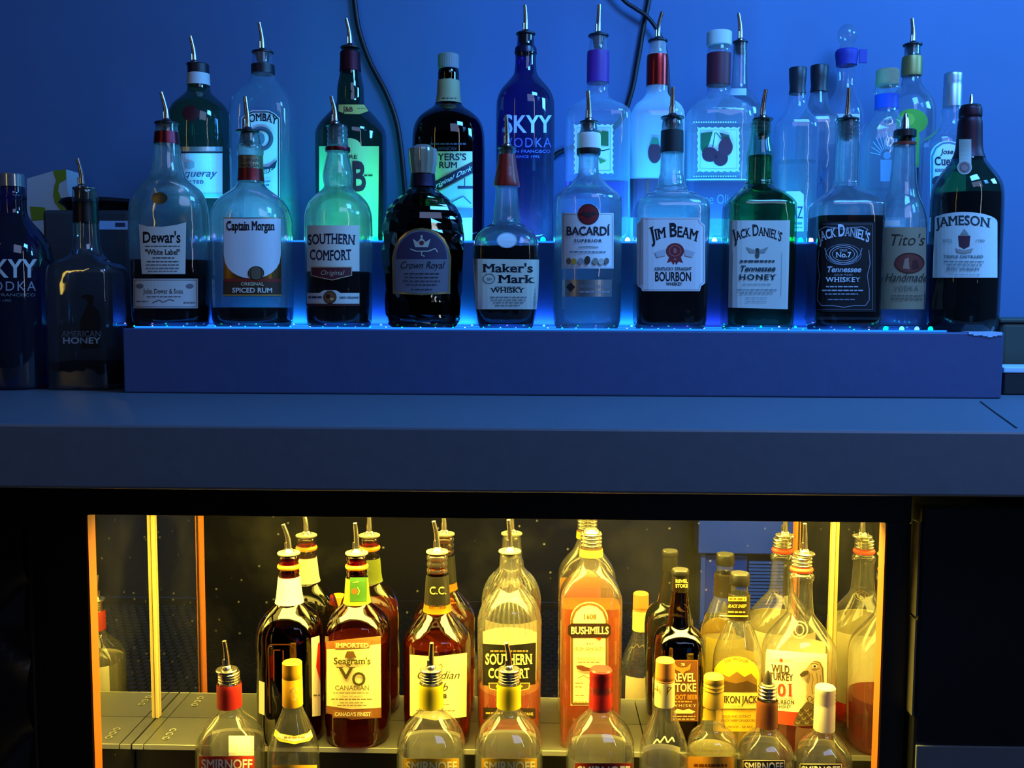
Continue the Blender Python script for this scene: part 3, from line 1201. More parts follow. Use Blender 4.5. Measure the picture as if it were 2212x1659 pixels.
b.label(rect(483, 470, 607, 640), '*8d6a3a', [
    ('p', pts, '#dfe3e6'), ('r', 483, 602, 607, 640, '#4a3324'), ('r', 483, 602, 607, 609, '#8a2b22'), ('r', 483, 636, 607, 639, '#b08a4a'),
    ('t', 'Captain Morgan', 541, 497, 19, 102, INK, dict(bold=1, serif=1)),
    ('e', 553, 590, 17, 15, '#6a5a44'), ('o', 553, 590, 17, 15, 1.5, '#2c241c'), ('l', [(543, 578), (541, 590), (543, 602)], 1.6, '#2c241c'), ('l', [(563, 578), (565, 590), (563, 602)], 1.6, '#2c241c'),
    ('t', 'ORIGINAL', 545, 617, 7, 48, '#d8c9a8', BOLD), ('t', 'SPICED RUM', 545, 632, 10, 84, '#e6e0d2', BOLD)])

b = Bottle('liqueur_bottle', 'round-shouldered bulb-necked bottle with pale square label and maroon ribbon on the low step', G1, 732, Y1, Z_STEP,
           [(272, 40), (316, 44), (318, 50), (328, 50), (332, 44), (350, 54), (380, 66), (394, 62), (404, 58), (413, 74), (424, 104), (440, 130), (460, 143), (482, 146), (560, 145), (640, 142), (690, 140), (702, 134), (705, 120)], G['clear'])
b.liquid(588, 'dark')
b.threads('glass_threads', 276, 316, 44, G['clear'], 4)
b.wrap('neck_ring', 319, 328, foil('#6a2230'), off=0.0012)
b.pourer(271, 40, (720, 209), 312, sw=28, dx=-5)
b.label(rect(664, 487, 776, 586), '#d8d4c4', [
    ('t', 'SOUTHERN', 716, 529, 21, 100, '#141c38', dict(bold=1, serif=1, arc=3)), ('t', 'COMFORT', 714, 560, 21, 90, '#141c38', dict(bold=1, serif=1, arc=-2))])
b.label([(672, 576), (760, 576), (760, 596), (742, 600), (718, 606), (694, 601), (672, 596)], '#5a1f26', [
    ('l', [(673, 577), (759, 577), (759, 595), (742, 599), (718, 605), (694, 600), (673, 595), (673, 577)], 1.4, '#c9b78a'), ('t', 'Original', 717, 594, 10, 50, '#b9a58a', dict(it=0.3))], name='ribbon_label', off=0.0009)
b.label([(664, 633), (690, 633), (700, 627), (726, 627), (736, 633), (776, 633), (776, 656), (664, 656)], '#cfccc0', [
    ('e', 713, 642, 14, 14, '#7a4a2a'), ('o', 713, 642, 14, 14, 1.5, '#2a1a14'), ('e', 709, 640, 4, 4, '#2a1a14'), ('e', 717, 646, 4, 3, '#c9a060'),
    ('t', 'NEW ORLEANS', 754, 645, 4.5, 40, '#303848', BOLD), ('f', 668, 696, 640, 4, '#303848'), ('r', 664, 656, 776, 661, '#4a2020')], name='lower_label')

b = Bottle('whisky_bottle', 'squat faceted crystal-style bottle with gold-rimmed arched label and glass stopper', G1, 914, Y1, Z_STEP,
           [(376, 50), (405, 54), (412, 66), (426, 104), (442, 138), (466, 164), (496, 176), (530, 176), (600, 168), (680, 160), (698, 152), (706, 132)], G['smoke'], dep=0.72, segs=22, flat=True)
b.liquid(450, 'dark')
b.lathe('stopper', [(314, 34), (319, 46), (322, 60), (330, 62), (352, 60), (360, 56), (368, 54), (376, 52)], principled('amber_stopper', (0.24, 0.2, 0.14, 1), rough=0.1, spec=0.8, coat=0.5), ripple=0.03, seg=28)
b.wrap('neck_band', 378, 404, foil('#2a2036', 0.5), off=0.0008)
b.label(arch(853, 493, 969, 635, 62), '#6c6a74', [
    ('p', arch(860, 500, 962, 560, 55), '#37304c'),
    ('l', [(855, 632), (853.5, 556), (858, 535), (867, 517), (880, 504), (896, 497), (911, 494.5), (926, 497), (942, 504), (955, 517), (964, 535), (968.5, 556), (966, 632), (911, 636), (855, 632)], 4.0, '*c9b878'),
    ('p', [(898, 534), (924, 534), (929, 516), (919, 523), (911, 513), (903, 523), (893, 516)], '#b9b2a0'), ('e', 911, 511, 2.6, 2.6, '#b9b2a0'), ('e', 911, 525, 5, 5, '#6e2a30'),
    ('l', [(888, 538), (900, 543), (924, 543), (938, 537), (943, 545)], 2.4, '#b9b2a0'), ('l', [(912, 543), (910, 551), (917, 554)], 2.0, '#b9b2a0'),
    ('t', 'Crown Royal', 911, 580, 15, 88, '#16141e', dict(it=0.25)), ('f', 876, 946, 590, 2.2, '#2c2a34'), ('f', 878, 944, 598, 2.2, '#2c2a34'), ('f', 874, 948, 606, 2.2, '#34323c'), ('f', 880, 942, 614, 2.2, '#34323c'), ('f', 890, 932, 624, 2.2, '#34323c')], off=0.0036)

b = Bottle('whisky_bottle', 'short square bottle with dripping red wax neck and cream label', G1, 1094, Y1, Z_STEP,
           [(322, 36), (345, 36), (402, 52), (406, 46), (440, 52), (470, 58), (482, 62), (492, 92), (506, 122), (524, 138), (560, 142), (640, 138), (680, 128), (700, 118), (706, 110)], G['clear'], n=5.0, dep=0.95)
b.liquid(534, 'dark')
b.lathe('red_wax', [(334, 36), (340, 38), (350, 40), (380, 50), (398, 57), (403, 56), (404, 50)], principled('red_wax', '#8a1a16', rough=0.35, bump=0.2, scale=60), ripple=0.02, seg=26)
b.pourer(319, 40, (1092, 250), 340, sw=28)
b.label([(1022, 559), (1168, 561), (1162, 668), (1028, 668)], '#c9cbb8', [
    ('t', "Maker's", 1097, 588, 18, 108, '#12202c', dict(bold=1, serif=1)), ('t', 'Mark', 1113, 611, 17, 74, '#12202c', dict(bold=1, serif=1)),
    ('o', 1057, 602, 13, 11, 1.4, '#3a4650'), ('t', 'SIV', 1059, 606, 6, 12, '#3a4650', {}), ('f', 1070, 1126, 619, 2, '#53606a'),
    ('t', 'WHISKY', 1096, 632, 10, 70, '#12202c', dict(bold=1, serif=1)), ('f', 1060, 1136, 641, 2, '#6a7478'), ('f', 1062, 1134, 647, 2, '#6a7478'), ('f', 1066, 1130, 653, 2, '#6a7478'), ('f', 1070, 1122, 659, 2, '#6a7478')])
b.label(None, '', [('e', 1095, 519, 22, 17, '#cfe0ea'), ('o', 1095, 519, 22, 17, 2, '#8fb0c0')])

b = Bottle('rum_bottle', 'clear round bottle with white label and round red emblem on the low step', G1, 1269, Y1, Z_STEP,
           [(268, 34), (286, 38), (288, 50), (335, 50), (338, 42), (378, 44), (390, 64), (422, 138), (431, 147), (560, 147), (688, 146), (700, 140), (706, 130)], G['clear'])
b.liquid(436, 'clear')
b.wrap('neck_label', 289, 322, paper('#dcdad2'), off=0.0006)
b.wrap('neck_stripe', 322, 335, plastic('#17191e'), off=0.0007)
b.pourer(264, 40, (1266, 197), 288, sw=28)
b.label([(1214, 460), (1247, 460), (1252, 448), (1262, 442), (1281, 442), (1290, 448), (1296, 460), (1325, 460), (1325, 580), (1214, 580)], '#dedfe2', [
    border(1217, 463, 1322, 577, 0.9, '#9aa0a8'), ('e', 1271, 463, 22, 22, '#7c1a22'), ('o', 1271, 463, 22.5, 22.5, 1.6, '#2a1418'),
    ('p', [(1252, 463), (1260, 456), (1267, 461), (1271, 456), (1275, 461), (1283, 456), (1290, 463), (1281, 465), (1271, 472), (1261, 465)], '#332024'),
    ('t', 'BACARDÍ', 1270, 508, 18, 92, '#1c2130', BOLD), ('t', 'SUPERIOR', 1270, 523, 6, 58, '#2a3040', dict(bold=1, track=0.15)),
    ('l', [(1250, 534), (1271, 533), (1292, 534)], 1.5, '#6a7078'), ('f', 1232, 1308, 543, 2.4, '#6a7078'),
    ('e', 1230, 564, 5, 7, '#7a5a4a'), ('e', 1241, 565, 5.5, 7, '#c9a040'), ('e', 1255, 564, 6, 7, '#9a9aa0'), ('e', 1269, 562, 6, 9, '#4a3a34'), ('e', 1285, 564, 6, 7, '#8a8478'), ('e', 1297, 565, 6, 7, '#b5b0a4'), ('e', 1308, 564, 5, 7, '#6e625a')])
b.label(rect(1215, 604, 1321, 641), '*b4b8bc', [
    ('p', [(1233, 610), (1243, 620), (1233, 631), (1223, 620)], '#232830'), ('t', 'SANTIAGO DE CUBA', 1284, 622, 6, 66, '#7a828c', BOLD), ('f', 1252, 1316, 629, 3, '#8a929c')], name='silver_label')

b = Bottle('whiskey_bottle', 'clear bottle with ringed shoulder, black neck and white notched label with red seal', G1, 1447, Y1, Z_STEP,
           [(256, 38), (262, 44), (280, 46), (330, 48), (372, 48), (384, 56), (402, 60), (407, 72), (412, 70), (420, 108), (424, 106), (433, 142), (445, 153), (456, 156), (560, 154), (690, 150), (702, 145), (707, 134)], G['clear'], n=5.5, dep=0.9)
b.liquid(612, 'dark')
b.wrap('neck_label', 283, 330, plastic('#12141b', 0.6), off=0.0007)
b.pourer(254, 50, (1446, 189), 284, sw=34)
b.label([(1386, 470), (1510, 470), (1512, 478), (1522, 486), (1522, 612), (1514, 618), (1511, 629), (1388, 629), (1385, 622), (1368, 612), (1371, 486), (1382, 480)], '#d9d6d8', [
    ('l', [(1389, 473), (1507, 473), (1510, 481), (1519, 489), (1519, 609), (1511, 616), (1508, 626), (1391, 626)], 1.2, '#a0a2a8'),
    ('t', '^JIM ^BEAM', 1457, 522, 22, 94, '#12151e', dict(bold=1, serif=1, arc=11)),
    ('e', 1458, 542, 19, 17, '#7e2a30'), ('p', [(1446, 555), (1441, 568), (1450, 564), (1455, 572), (1459, 562)], '#7e2a30'), ('p', [(1470, 555), (1475, 568), (1466, 564), (1461, 572), (1457, 562)], '#7e2a30'), ('o', 1458, 542, 13, 12, 1.4, '#b06a68'), ('t', 'B', 1458, 546, 9, 7, '#b87a78', SERB),
    ('p', [(1415, 545), (1438, 538), (1438, 552), (1420, 556)], '#b9b6bc'), ('p', [(1478, 538), (1500, 545), (1494, 556), (1478, 552)], '#b9b6bc'),
    ('t', 'KENTUCKY STRAIGHT', 1454, 584, 6.5, 77, '#1a1e28', BOLD), ('t', 'BOURBON', 1454, 607, 19, 78, '#12151e', BOLD), ('t', 'WHISKEY', 1456, 617, 7, 34, '#12151e', BOLD)])

b = Bottle('whiskey_bottle', 'green-lit square bottle with cream bee label filled up to the neck', G1, 1636, Y1, Z_STEP,
           [(262, 42), (280, 44), (292, 44), (306, 46), (322, 54), (336, 58), (376, 58), (392, 58), (395, 62), (399, 60), (404, 70), (424, 112), (437, 136), (446, 143), (560, 143), (690, 140), (704, 138), (710, 128)], glass('green_lit_glass', (0.62, 0.92, 0.74), (0.15, 0.45, 0.28), gloss=0.7, wav=0.3), n=6, dep=0.95)  # glass tinted with the green light of the LEDs
b.liquid(337, 'green')
b.threads('glass_threads', 264, 290, 44, G['clear'], 3)
b.pourer(258, 44, (1644, 194), 302, sw=28, dx=4)
b.label([(1567, 476), (1706, 476), (1701, 668), (1562, 664)], '#c6c8c0', [
    ('t', "^JACK ^DANIEL'S", 1637, 522, 18, 98, '#15202c', dict(bold=1, serif=1, arc=13)),
    ('l', [(1584, 545), (1582, 640)], 1, '#9aa0a0'), ('l', [(1688, 545), (1686, 640)], 1, '#9aa0a0'),
    ('e', 1636, 541, 5, 5, '#3a3e3a'), ('e', 1636, 551, 4.5, 7, '#4a4e48'), ('p', [(1633, 541), (1612, 533), (1620, 546), (1632, 546)], '#8a8e88'), ('p', [(1639, 541), (1660, 533), (1652, 546), (1640, 546)], '#8a8e88'),
    ('f', 1600, 1672, 562, 4.5, '#39424a'), ('t', 'Tennessee', 1636, 586, 12, 74, '#1a2630', dict(bold=1, it=0.25)), ('t', 'HONEY', 1636, 604, 11, 76, '#1a2630', dict(bold=1, serif=1, track=0.1)),
    ('f', 1606, 1664, 613, 1.6, '#8a9092'), ('f', 1594, 1676, 625, 2.2, '#7a8284'), ('f', 1600, 1668, 632, 2.2, '#7a8284'), ('f', 1612, 1656, 642, 1.6, '#9aa0a0'), ('f', 1612, 1656, 650, 1.6, '#9aa0a0')])

b = Bottle('whiskey_bottle', 'square clear-shouldered bottle with large black label and white lettering', G1, 1823, Y1, Z_STEP,
           [(262, 42), (280, 46), (300, 46), (318, 50), (380, 50), (396, 52), (399, 58), (403, 54), (408, 66), (430, 118), (440, 136), (448, 141), (560, 141), (690, 138), (703, 134), (709, 126)], G['clear'], n=6, dep=0.95)
b.liquid(470, 'dark')
b.threads('glass_threads', 264, 300, 48, G['clear'], 4)
b.pourer(258, 48, (1820, 191), 304, sw=30, dx=-2)
b.label(rect(1755, 479, 1891, 674), '#0b0c12', [
    border(1762, 484, 1884, 669, 0.9, '#6a7080'),
    ('l', [(1778, 502), (1772, 496), (1784, 490), (1806, 492), (1822, 496), (1838, 492), (1862, 490), (1874, 496), (1868, 502)], 1.8, '#8a90a0'),
    ('t', "^JACK ^DANIEL'S", 1823, 524, 19, 104, '#c9ccd6', dict(bold=1, serif=1, arc=14)),
    ('o', 1822, 549, 30, 19, 1.6, '#a8adb8'), ('o', 1822, 549, 24, 15, 1.2, '#a8adb8'), ('o', 1822, 550, 38, 23, 1.2, '#7a8090'),
    ('l', [(1783, 536), (1787, 550), (1796, 562), (1808, 569), (1822, 571), (1836, 569), (1848, 562), (1857, 550), (1861, 536)], 2.2, '#7a8090'),
    ('t', 'No.7', 1822, 556, 11, 32, '#d8dae0', SERB), ('t', 'OLD', 1822, 543, 5, 16, '#b0b4be', BOLD),
    ('t', 'Tennessee', 1822, 588, 12, 72, '#c0c4ce', dict(bold=1, it=0.25)), ('t', 'SOUR MASH', 1822, 596, 4, 38, '#9a9eaa', {}), ('t', 'WHISKEY', 1821, 609, 10, 70, '#d0d3da', dict(bold=1, serif=1, track=0.06)),
    ('f', 1786, 1852, 618, 2.6, '#a8adb8'), ('f', 1778, 1862, 626, 3, '#a8adb8'), ('f', 1784, 1852, 634, 2.6, '#9095a2'), ('f', 1790, 1846, 646, 2, '#7a8090'),
    ('l', [(1771, 540), (1768, 570), (1772, 596), (1768, 625), (1767, 648), (1776, 660), (1800, 660), (1822, 664)], 1.8, '#7a8090'),
    ('l', [(1875, 540), (1878, 570), (1872, 596), (1876, 625), (1876, 648), (1868, 660), (1845, 660), (1822, 664)], 1.8, '#7a8090')])
b.wrap('base_ridge', 684, 690, G['clear'], off=0.0012)

b = Bottle('vodka_bottle', 'slim clear bottle with brown kraft label tucked between the black-label and green bottles', G1, 1944, 1.343, Z_STEP,
           [(315, 46), (322, 48), (360, 50), (400, 56), (424, 66), (446, 86), (462, 96), (480, 103), (520, 104), (660, 103), (692, 101), (702, 92)], G['clear'])
b.liquid(500, 'clear')
b.lathe('red_ring', [(308, 46), (309, 48), (314, 48), (315, 46)], plastic('#7a2a1c'))
b.lathe('rubber_stopper', [(281, 44), (283, 47), (296, 47), (297, 30), (308, 28)], RUBBER)
b.lathe('pour_spout', [(243, 3), (249, 9), (262, 16), (278, 19), (281, 20)], CHROME)
b.label(rect(1893, 491, 2000, 668), '#8f7c64', [
    ('r', 1900, 476, 1944, 488, '#d8dce0'), ('t', "Tito's", 1957, 530, 24, 76, '#3a2c22', dict(it=0.3)),
    ('e', 1964, 568, 31, 22, '#6a2f2a'), ('p', [(1950, 580), (1954, 560), (1962, 556), (1964, 582)], '#97725c'), ('p', [(1968, 582), (1972, 562), (1980, 562), (1984, 580)], '#4a1c1a'), ('o', 1964, 568, 31, 22, 1.4, '#3a1c18'),
    ('t', 'Handmade', 1956, 608, 18, 88, '#40322a', dict(it=0.3)), ('t', 'VODKA', 1957, 628, 11, 50, '#6a5a4a', dict(track=0.1)), ('f', 1926, 1990, 638, 2, '#5a4a3c'), ('f', 1926, 1990, 645, 2, '#5a4a3c')])

b = Bottle('whiskey_bottle', 'green bottle with dark capsule and white arched label at the low step\'s end', G1, 2083, Y1, Z_STEP,
           [(230, 38), (234, 44), (252, 46), (256, 42), (264, 48), (300, 50), (326, 54), (346, 68), (366, 98), (384, 124), (402, 140), (424, 146), (470, 147), (560, 147), (690, 146), (704, 140), (710, 130)], G['darkgreen'])
b.liquid(420, 'dark')
b.wrap('neck_capsule', 232, 342, foil('#38222c', 0.45), off=0.0006)
b.lathe('pourer_stopper', [(227, 36), (228, 40), (232, 40), (233, 30)], RUBBER)
b.lathe('pour_spout', [(204, 4), (212, 7), (226, 9), (228, 12)], CHROME)
b.label(rect(2073, 301, 2098, 362), '#a5a49a', [('e', 2084, 362, 15, 15, '#8a6a66'), ('o', 2084, 362, 15, 15, 2, '#b7a9a0'), ('o', 2084, 362, 9, 9, 1.2, '#5a3a3a')], name='neck_strip', off=0.0012)
b.label(arch(2010, 458, 2154, 600, 22), '#d3d8d4', [
    ('t', 'JAMESON', 2081, 492, 20, 112, '#303a40', dict(bold=1, serif=1, arc=6)),
    ('p', [(2070, 509), (2096, 509), (2094, 532), (2083, 538), (2072, 532)], '#54303c'), ('p', [(2074, 507), (2083, 494), (2093, 507)], '#8a948c'), ('p', [(2064, 536), (2083, 541), (2102, 536), (2098, 545), (2083, 548), (2068, 545)], '#a39a94'),
    ('t', 'ESTD', 2048, 523, 6, 20, '#7a8484', {}), ('t', '1780', 2116, 523, 6, 20, '#7a8484', {}),
    ('t', 'TRIPLE DISTILLED', 2081, 557, 5.5, 84, '#5a666a', BOLD), ('f', 2040, 2124, 564, 2.4, '#7a868a'), ('f', 2046, 2120, 571, 2.4, '#7a868a'), ('t', 'IRISH WHISKEY', 2081, 584, 6, 70, '#6a7478', BOLD), ('f', 2050, 2116, 592, 1.6, '#9aa4a6')])

# ------------------------------------------------------------------ left end of the counter
GL = 'bottles at the left end of the counter'
Y0 = 1.352
b = Bottle('vodka_bottle', 'cobalt blue bottle with silver cap and white block letters standing on the counter', GL, 38, Y0, Z_COUNTER,
           [(405, 48), (420, 50), (422, 55), (430, 55), (432, 51), (462, 54), (480, 74), (502, 112), (526, 140), (556, 152), (620, 156), (800, 156), (832, 152), (842, 140)], G['blue'])
b.liquid(590, 'clear')
b.lathe('silver_cap', [(376, 47), (378, 50), (404, 50), (405, 46)], foil('#d5d5d8', 0.16))
b.label(None, '', [('t', 'SKYY', 20, 600, 40, 116, '#c9c9c4', BOLD), ('t', 'VODKA', 20, 628, 20, 114, '#9a9aa4', dict(track=0.12)), ('t', 'SAN FRANCISCO', 20, 640, 6, 112, '#7a7a84', {}), ('t', 'SINCE 1992', 0, 652, 5, 50, '#7a7a84', {})])
b = Bottle('bourbon_bottle', 'square clear bottle with black collar and dark bird silhouette on the counter', GL, 193, Y0, Z_COUNTER,
           [(408, 46), (412, 52), (434, 54), (437, 48), (480, 52), (520, 54), (545, 62), (560, 88), (570, 124), (582, 140), (600, 144), (800, 145), (832, 144), (843, 136)], G['clearwarm'], n=6, dep=0.9)
b.liquid(782, 'dark')
b.lathe('pour_stopper', [(406, 40), (408, 44), (432, 42), (434, 36)], RUBBER)
b.wrap('black_neck_band', 437, 481, plastic('#0a0a0d', 0.35), off=0.0006)
b.lathe('spout_collar', [(400, 10), (403, 36), (406, 46), (408, 46)], STEEL)
b.pourer(407, 40, (181, 343), 434, sw=34, dx=-6)
b.label(None, '', [('p', [(174, 642), (180, 637), (196, 636), (203, 641), (200, 660), (214, 672), (218, 700), (214, 752), (176, 752), (174, 690), (184, 668), (190, 655), (186, 646)], '#0a0b0e'),
                   ('t', 'AMERICAN', 176, 727, 12, 84, '#5d6066', dict(serif=1)), ('t', 'HONEY', 176, 742, 13, 80, '#8d9096', BOLD)])

# ------------------------------------------------------------------ back row on the taller step
Y2, Y3 = 1.487, 1.590
G2 = 'bottles on the taller rear step'
b = Bottle('gin_bottle', 'dark green bulbous bottle with white neck band and pale blue label', G2, 434, Y2, Z_STEP2,
           [(146, 44), (186, 46), (200, 50), (213, 78), (226, 108), (242, 126), (262, 133), (300, 135), (420, 134), (510, 130), (530, 120)], G['green'])
b.liquid(303, 'clear')
b.lathe('black_collar', [(138, 40), (140, 45), (160, 45), (161, 40)], BLACKCAP)
b.wrap('white_neck_band', 160, 185, paper('#d8dade'), off=0.0008)
b.pourer(139, 34, (420, 79), 150, sw=26, dx=-8)
b.label(rect(352, 317, 480, 428), '#dfe6ea', [
    ('r', 352, 317, 480, 326, '*b8bcc4'), ('r', 352, 327, 480, 331, '#1a2030'), ('p', [(400, 350), (420, 350), (420, 362), (410, 366), (400, 362)], '#9aa6b4'),
    ('t', 'Tanqueray', 412, 382, 16, 106, '#1c2c58', dict(it=0.35)), ('t', 'IMPORTED', 408, 397, 7, 64, '#2c3c60', dict(bold=1, track=0.12)), ('r', 352, 418, 480, 424, '#7ac0a0')])
b.label(None, '', [('e', 412, 245, 18, 17, '#4a1420')])
b = Bottle('gin_bottle', 'pale blue square-sided bottle with black-bordered arched label, second on the rear step', G2, 572, Y2, Z_STEP2,
           [(116, 42), (138, 44), (140, 47), (160, 47), (163, 50), (178, 64), (198, 98), (218, 122), (236, 132), (300, 134), (520, 132), (531, 122)], G['paleblue'], n=4.5, dep=0.9)
b.liquid(430, 'clear')
b.wrap('black_neck_ring', 141, 160, BLACKCAP, off=0.0010)
b.pourer(113, 46, (567, 50), 142, sw=30)
b.label([(522, 530), (522, 255), (534, 244), (545, 238), (580, 238), (592, 244), (604, 255), (604, 530)], '#dfe6f0', [
    ('l', [(525, 530), (525, 257), (536, 247), (546, 242), (579, 242), (590, 247), (601, 257), (601, 530)], 2.6, '#1a2238'),
    ('t', 'BOMBAY', 563, 270, 16, 66, '#141a2c', dict(bold=1, serif=1, arc=9)),
    ('o', 563, 300, 27, 27, 7, '#50607c'), ('o', 563, 300, 20, 20, 2, '#2a3654'), ('e', 563, 300, 9, 13, '#6a7a98'),
    ('p', [(528, 352), (545, 360), (563, 362), (581, 360), (598, 345), (594, 362), (581, 374), (563, 377), (545, 374), (530, 366)], '#24304e'), ('t', 'SAPPHIRE', 563, 372, 8, 52, '#dfe6f0', dict(bold=1, arc=-3)),
    ('f', 540, 586, 390, 3, '#5a6a88'), ('f', 544, 582, 398, 4, '#4a5a78'), ('f', 546, 580, 412, 2.5, '#6a7a94'), ('f', 540, 590, 424, 3, '#5a6a88')])
b = Bottle('whisky_bottle', 'green long-necked bottle with dark red capsule and lime-lit yellow label', G2, 759, Y2, Z_STEP2,
           [(108, 36), (116, 42), (126, 41), (155, 44), (172, 50), (188, 57), (212, 58), (224, 60), (236, 76), (252, 106), (270, 136), (284, 150), (300, 153), (420, 152), (515, 148), (530, 138)], G['darkgreen'])
b.liquid(340, 'dark')
b.wrap('red_capsule', 113, 155, foil('#441a26', 0.5), off=0.0008)
b.pourer(103, 42, (752, 41), 116, sw=22)
b.label([(732, 226), (786, 226), (795, 240), (776, 247), (744, 246), (732, 240)], '#c9c468', [('t', 'J&B', 752, 241, 11, 20, '#5a1a20', SERB), ('f', 772, 788, 233, 2, '#7a7a40')], name='neck_label', off=0.0008)
b.label([(690, 530), (690, 316), (726, 316), (731, 305), (743, 299), (757, 298), (770, 302), (778, 309), (780, 316), (818, 316), (816, 530)], '#a8b878', [
    ('t', 'RARE', 752, 343, 8, 40, '#2a3018', BOLD), ('t', 'J', 723, 412, 52, 22, '#3a1620', SERB), ('t', 'B', 774, 412, 62, 32, '#3a1620', SERB), ('t', '&', 749, 412, 22, 20, '#3a1620', BOLD),
    ('f', 704, 742, 375, 4, '#3a4420'), ('f', 786, 804, 377, 4, '#3a4420'), ('f', 706, 742, 384, 2.5, '#4a5430')])
b = Bottle('rum_bottle', 'dark brown bottle with grey screw cap and slanted black band across its label', G2, 969, Y2, Z_STEP2,
           [(150, 42), (158, 46), (172, 45), (200, 48), (222, 52), (232, 66), (244, 104), (258, 134), (276, 150), (300, 156), (420, 156), (515, 152), (530, 140)], G['darkbrown'])
b.liquid(300, 'dark')
b.lathe('screw_cap', [(118, 42), (120, 45), (149, 45), (150, 42)], plastic('#8a8a84', 0.6), ripple=0.015, seg=60)
b.wrap('neck_label', 175, 224, paper('#a8a478'), off=0.0008)
b.label(None, '', [('e', 968, 192, 11, 13, '#3a3c38'), ('f', 955, 985, 211, 3, '#4a4a40')], name='lettering')
b.label(rect(920, 327, 1020, 530), '#a8b070', [
    ('t', "MYERS'S", 968, 346, 14, 78, '#1c2020', BOLD), ('t', 'RUM', 968, 363, 13, 40, '#1c2020', BOLD),
    ('p', [(920, 402), (1020, 349), (1020, 374), (920, 426)], '#14161e'), ('t', 'Original Dark', 972, 391, 12, 90, '#d5d8c8', dict(it=0.3, rise=23)),
    ('p', [(920, 430), (1020, 376), (1020, 450), (920, 452)], '#88b8a0'), ('r', 988, 402, 1020, 408, '#1c2a2a'), ('l', [(1003, 385), (1003, 404)], 1.4, '#1c2a2a'),
    ('l', [(930, 440), (950, 425), (972, 438), (1000, 424), (1016, 440)], 2.5, '#2c4a44'), ('p', [(920, 452), (1020, 450), (1020, 470), (920, 474)], '#3a5a50')])
b.label(None, '', [('f', 930, 1006, 309, 4, '#3c3a3e'), ('t', 'JAMAICAN', 966, 325, 8, 40, '#3c3a3e', BOLD)])
b = Bottle('vodka_bottle', 'cobalt blue bottle with pourer and white block letters on the rear step', G2, 1134, Y2, Z_STEP2,
           [(78, 36), (98, 37), (102, 43), (118, 46), (122, 44), (150, 46), (163, 52), (178, 78), (194, 106), (212, 122), (232, 126), (320, 126), (515, 122), (530, 112)], G['blue'])
b.liquid(355, 'clear')
b.pourer(73, 42, (1132, 12), 100, sw=32)
b.wrap('neck_ring', 104, 116, plastic('#14163a', 0.3), off=0.001)
b.label(None, '', [('t', 'SKYY', 1139, 287, 38, 102, '#c6cde0', BOLD), ('t', 'VODKA', 1141, 318, 20, 98, '#5a62a8', dict(track=0.1)), ('t', 'SAN FRANCISCO', 1144, 330, 6, 88, '#6a72b4', {}), ('t', 'SINCE 1992', 1140, 341, 5, 50, '#6a72b4', {})])


def stamp(x0, y0, x1, y1):
    n = 14
    pts = []
    for i in range(n):
        pts.append((x0 + (x1 - x0) * i / n, y0 + (2.5 if i % 2 else 0)))
    m = int(n * (y1 - y0) / (x1 - x0))
    for i in range(m):
        pts.append((x1 - (2.5 if i % 2 else 0), y0 + (y1 - y0) * i / m))
    for i in range(n):
        pts.append((x1 - (x1 - x0) * i / n, y1 - (2.5 if i % 2 else 0)))
    for i in range(m):
        pts.append((x0 + (2.5 if i % 2 else 0), y1 - (y1 - y0) * i / m))
    return pts


flav = glass('flavour_glass', (0.80, 0.92, 0.98), (0.42, 0.6, 0.8), frost_glow=0.16, gloss=0.7, wav=0.25)
b = Bottle('vodka_bottle', 'clear square bottle with purple neck wrap, pourer and green fruit stamp label', G2, 1289, Y2, Z_STEP2,
           [(80, 36), (108, 40), (112, 46), (180, 46), (196, 44), (208, 48), (218, 72), (230, 106), (240, 130), (250, 140), (300, 141), (420, 140), (520, 136), (531, 126)], flav, n=5, dep=0.9)
b.liquid(385, 'clear')
b.wrap('purple_neck_wrap', 112, 180, plastic('#5b2a86', 0.5), off=0.0008)
b.label(None, '', [('l', [(1302, 136), (1306, 140), (1301, 150), (1306, 157)], 2.2, '#c8c0e0')], name='lettering')
b.pourer(77, 44, (1290, 11), 106, sw=26)
b.label(stamp(1240, 268, 1325, 376), '#cfdde2', [
    border(1247, 276, 1318, 369, 1.2, '#8aa4b0'), ('e', 1284, 300, 22, 20, '#3e7a3c'), ('p', [(1300, 282), (1314, 284), (1314, 316), (1298, 314)], '#2c6438'), ('e', 1272, 345, 16, 13, '#4a7a34'), ('l', [(1290, 318), (1300, 326), (1316, 322)], 2, '#1c2a24'), ('p', [(1292, 340), (1310, 348), (1296, 354)], '#3e7a3c')])
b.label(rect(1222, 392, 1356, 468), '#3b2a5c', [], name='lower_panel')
b = Bottle('vodka_bottle', 'frosted square bottle with shiny red neck foil and berry picture', G2, 1416, Y2, Z_STEP2,
           [(91, 34), (116, 38), (120, 45), (188, 45), (204, 46), (216, 66), (230, 96), (243, 110), (254, 115), (300, 116), (420, 115), (520, 112), (531, 106)], G['frost_glow'], n=5, dep=0.9)
b.wrap('red_neck_foil', 120, 187, foil('#a02a2c', 0.25), off=0.0008)
b.label(None, '', [('t', 'Strawberry', 1437, 150, 0.1, 0.2, '#d8b0b0', {})] if False else [('l', [(1438, 135), (1440, 150), (1437, 165), (1439, 180)], 2.0, '#d8b8b8')], name='lettering')
b.pourer(88, 42, (1424, 27), 116, sw=26)
b.label(None, '', [('e', 1414, 330, 14, 23, '#4a2030'), ('p', [(1404, 312), (1410, 296), (1422, 298), (1424, 312)], '#2a6a50'), ('e', 1440, 334, 12, 20, '#4a2030'), ('p', [(1432, 316), (1440, 302), (1450, 316)], '#2a6a50')], name='emblem')
b.label(rect(1360, 386, 1478, 470), '#3c2138', [('r', 1396, 388, 1402, 468, '*a06a68')], name='lower_panel')
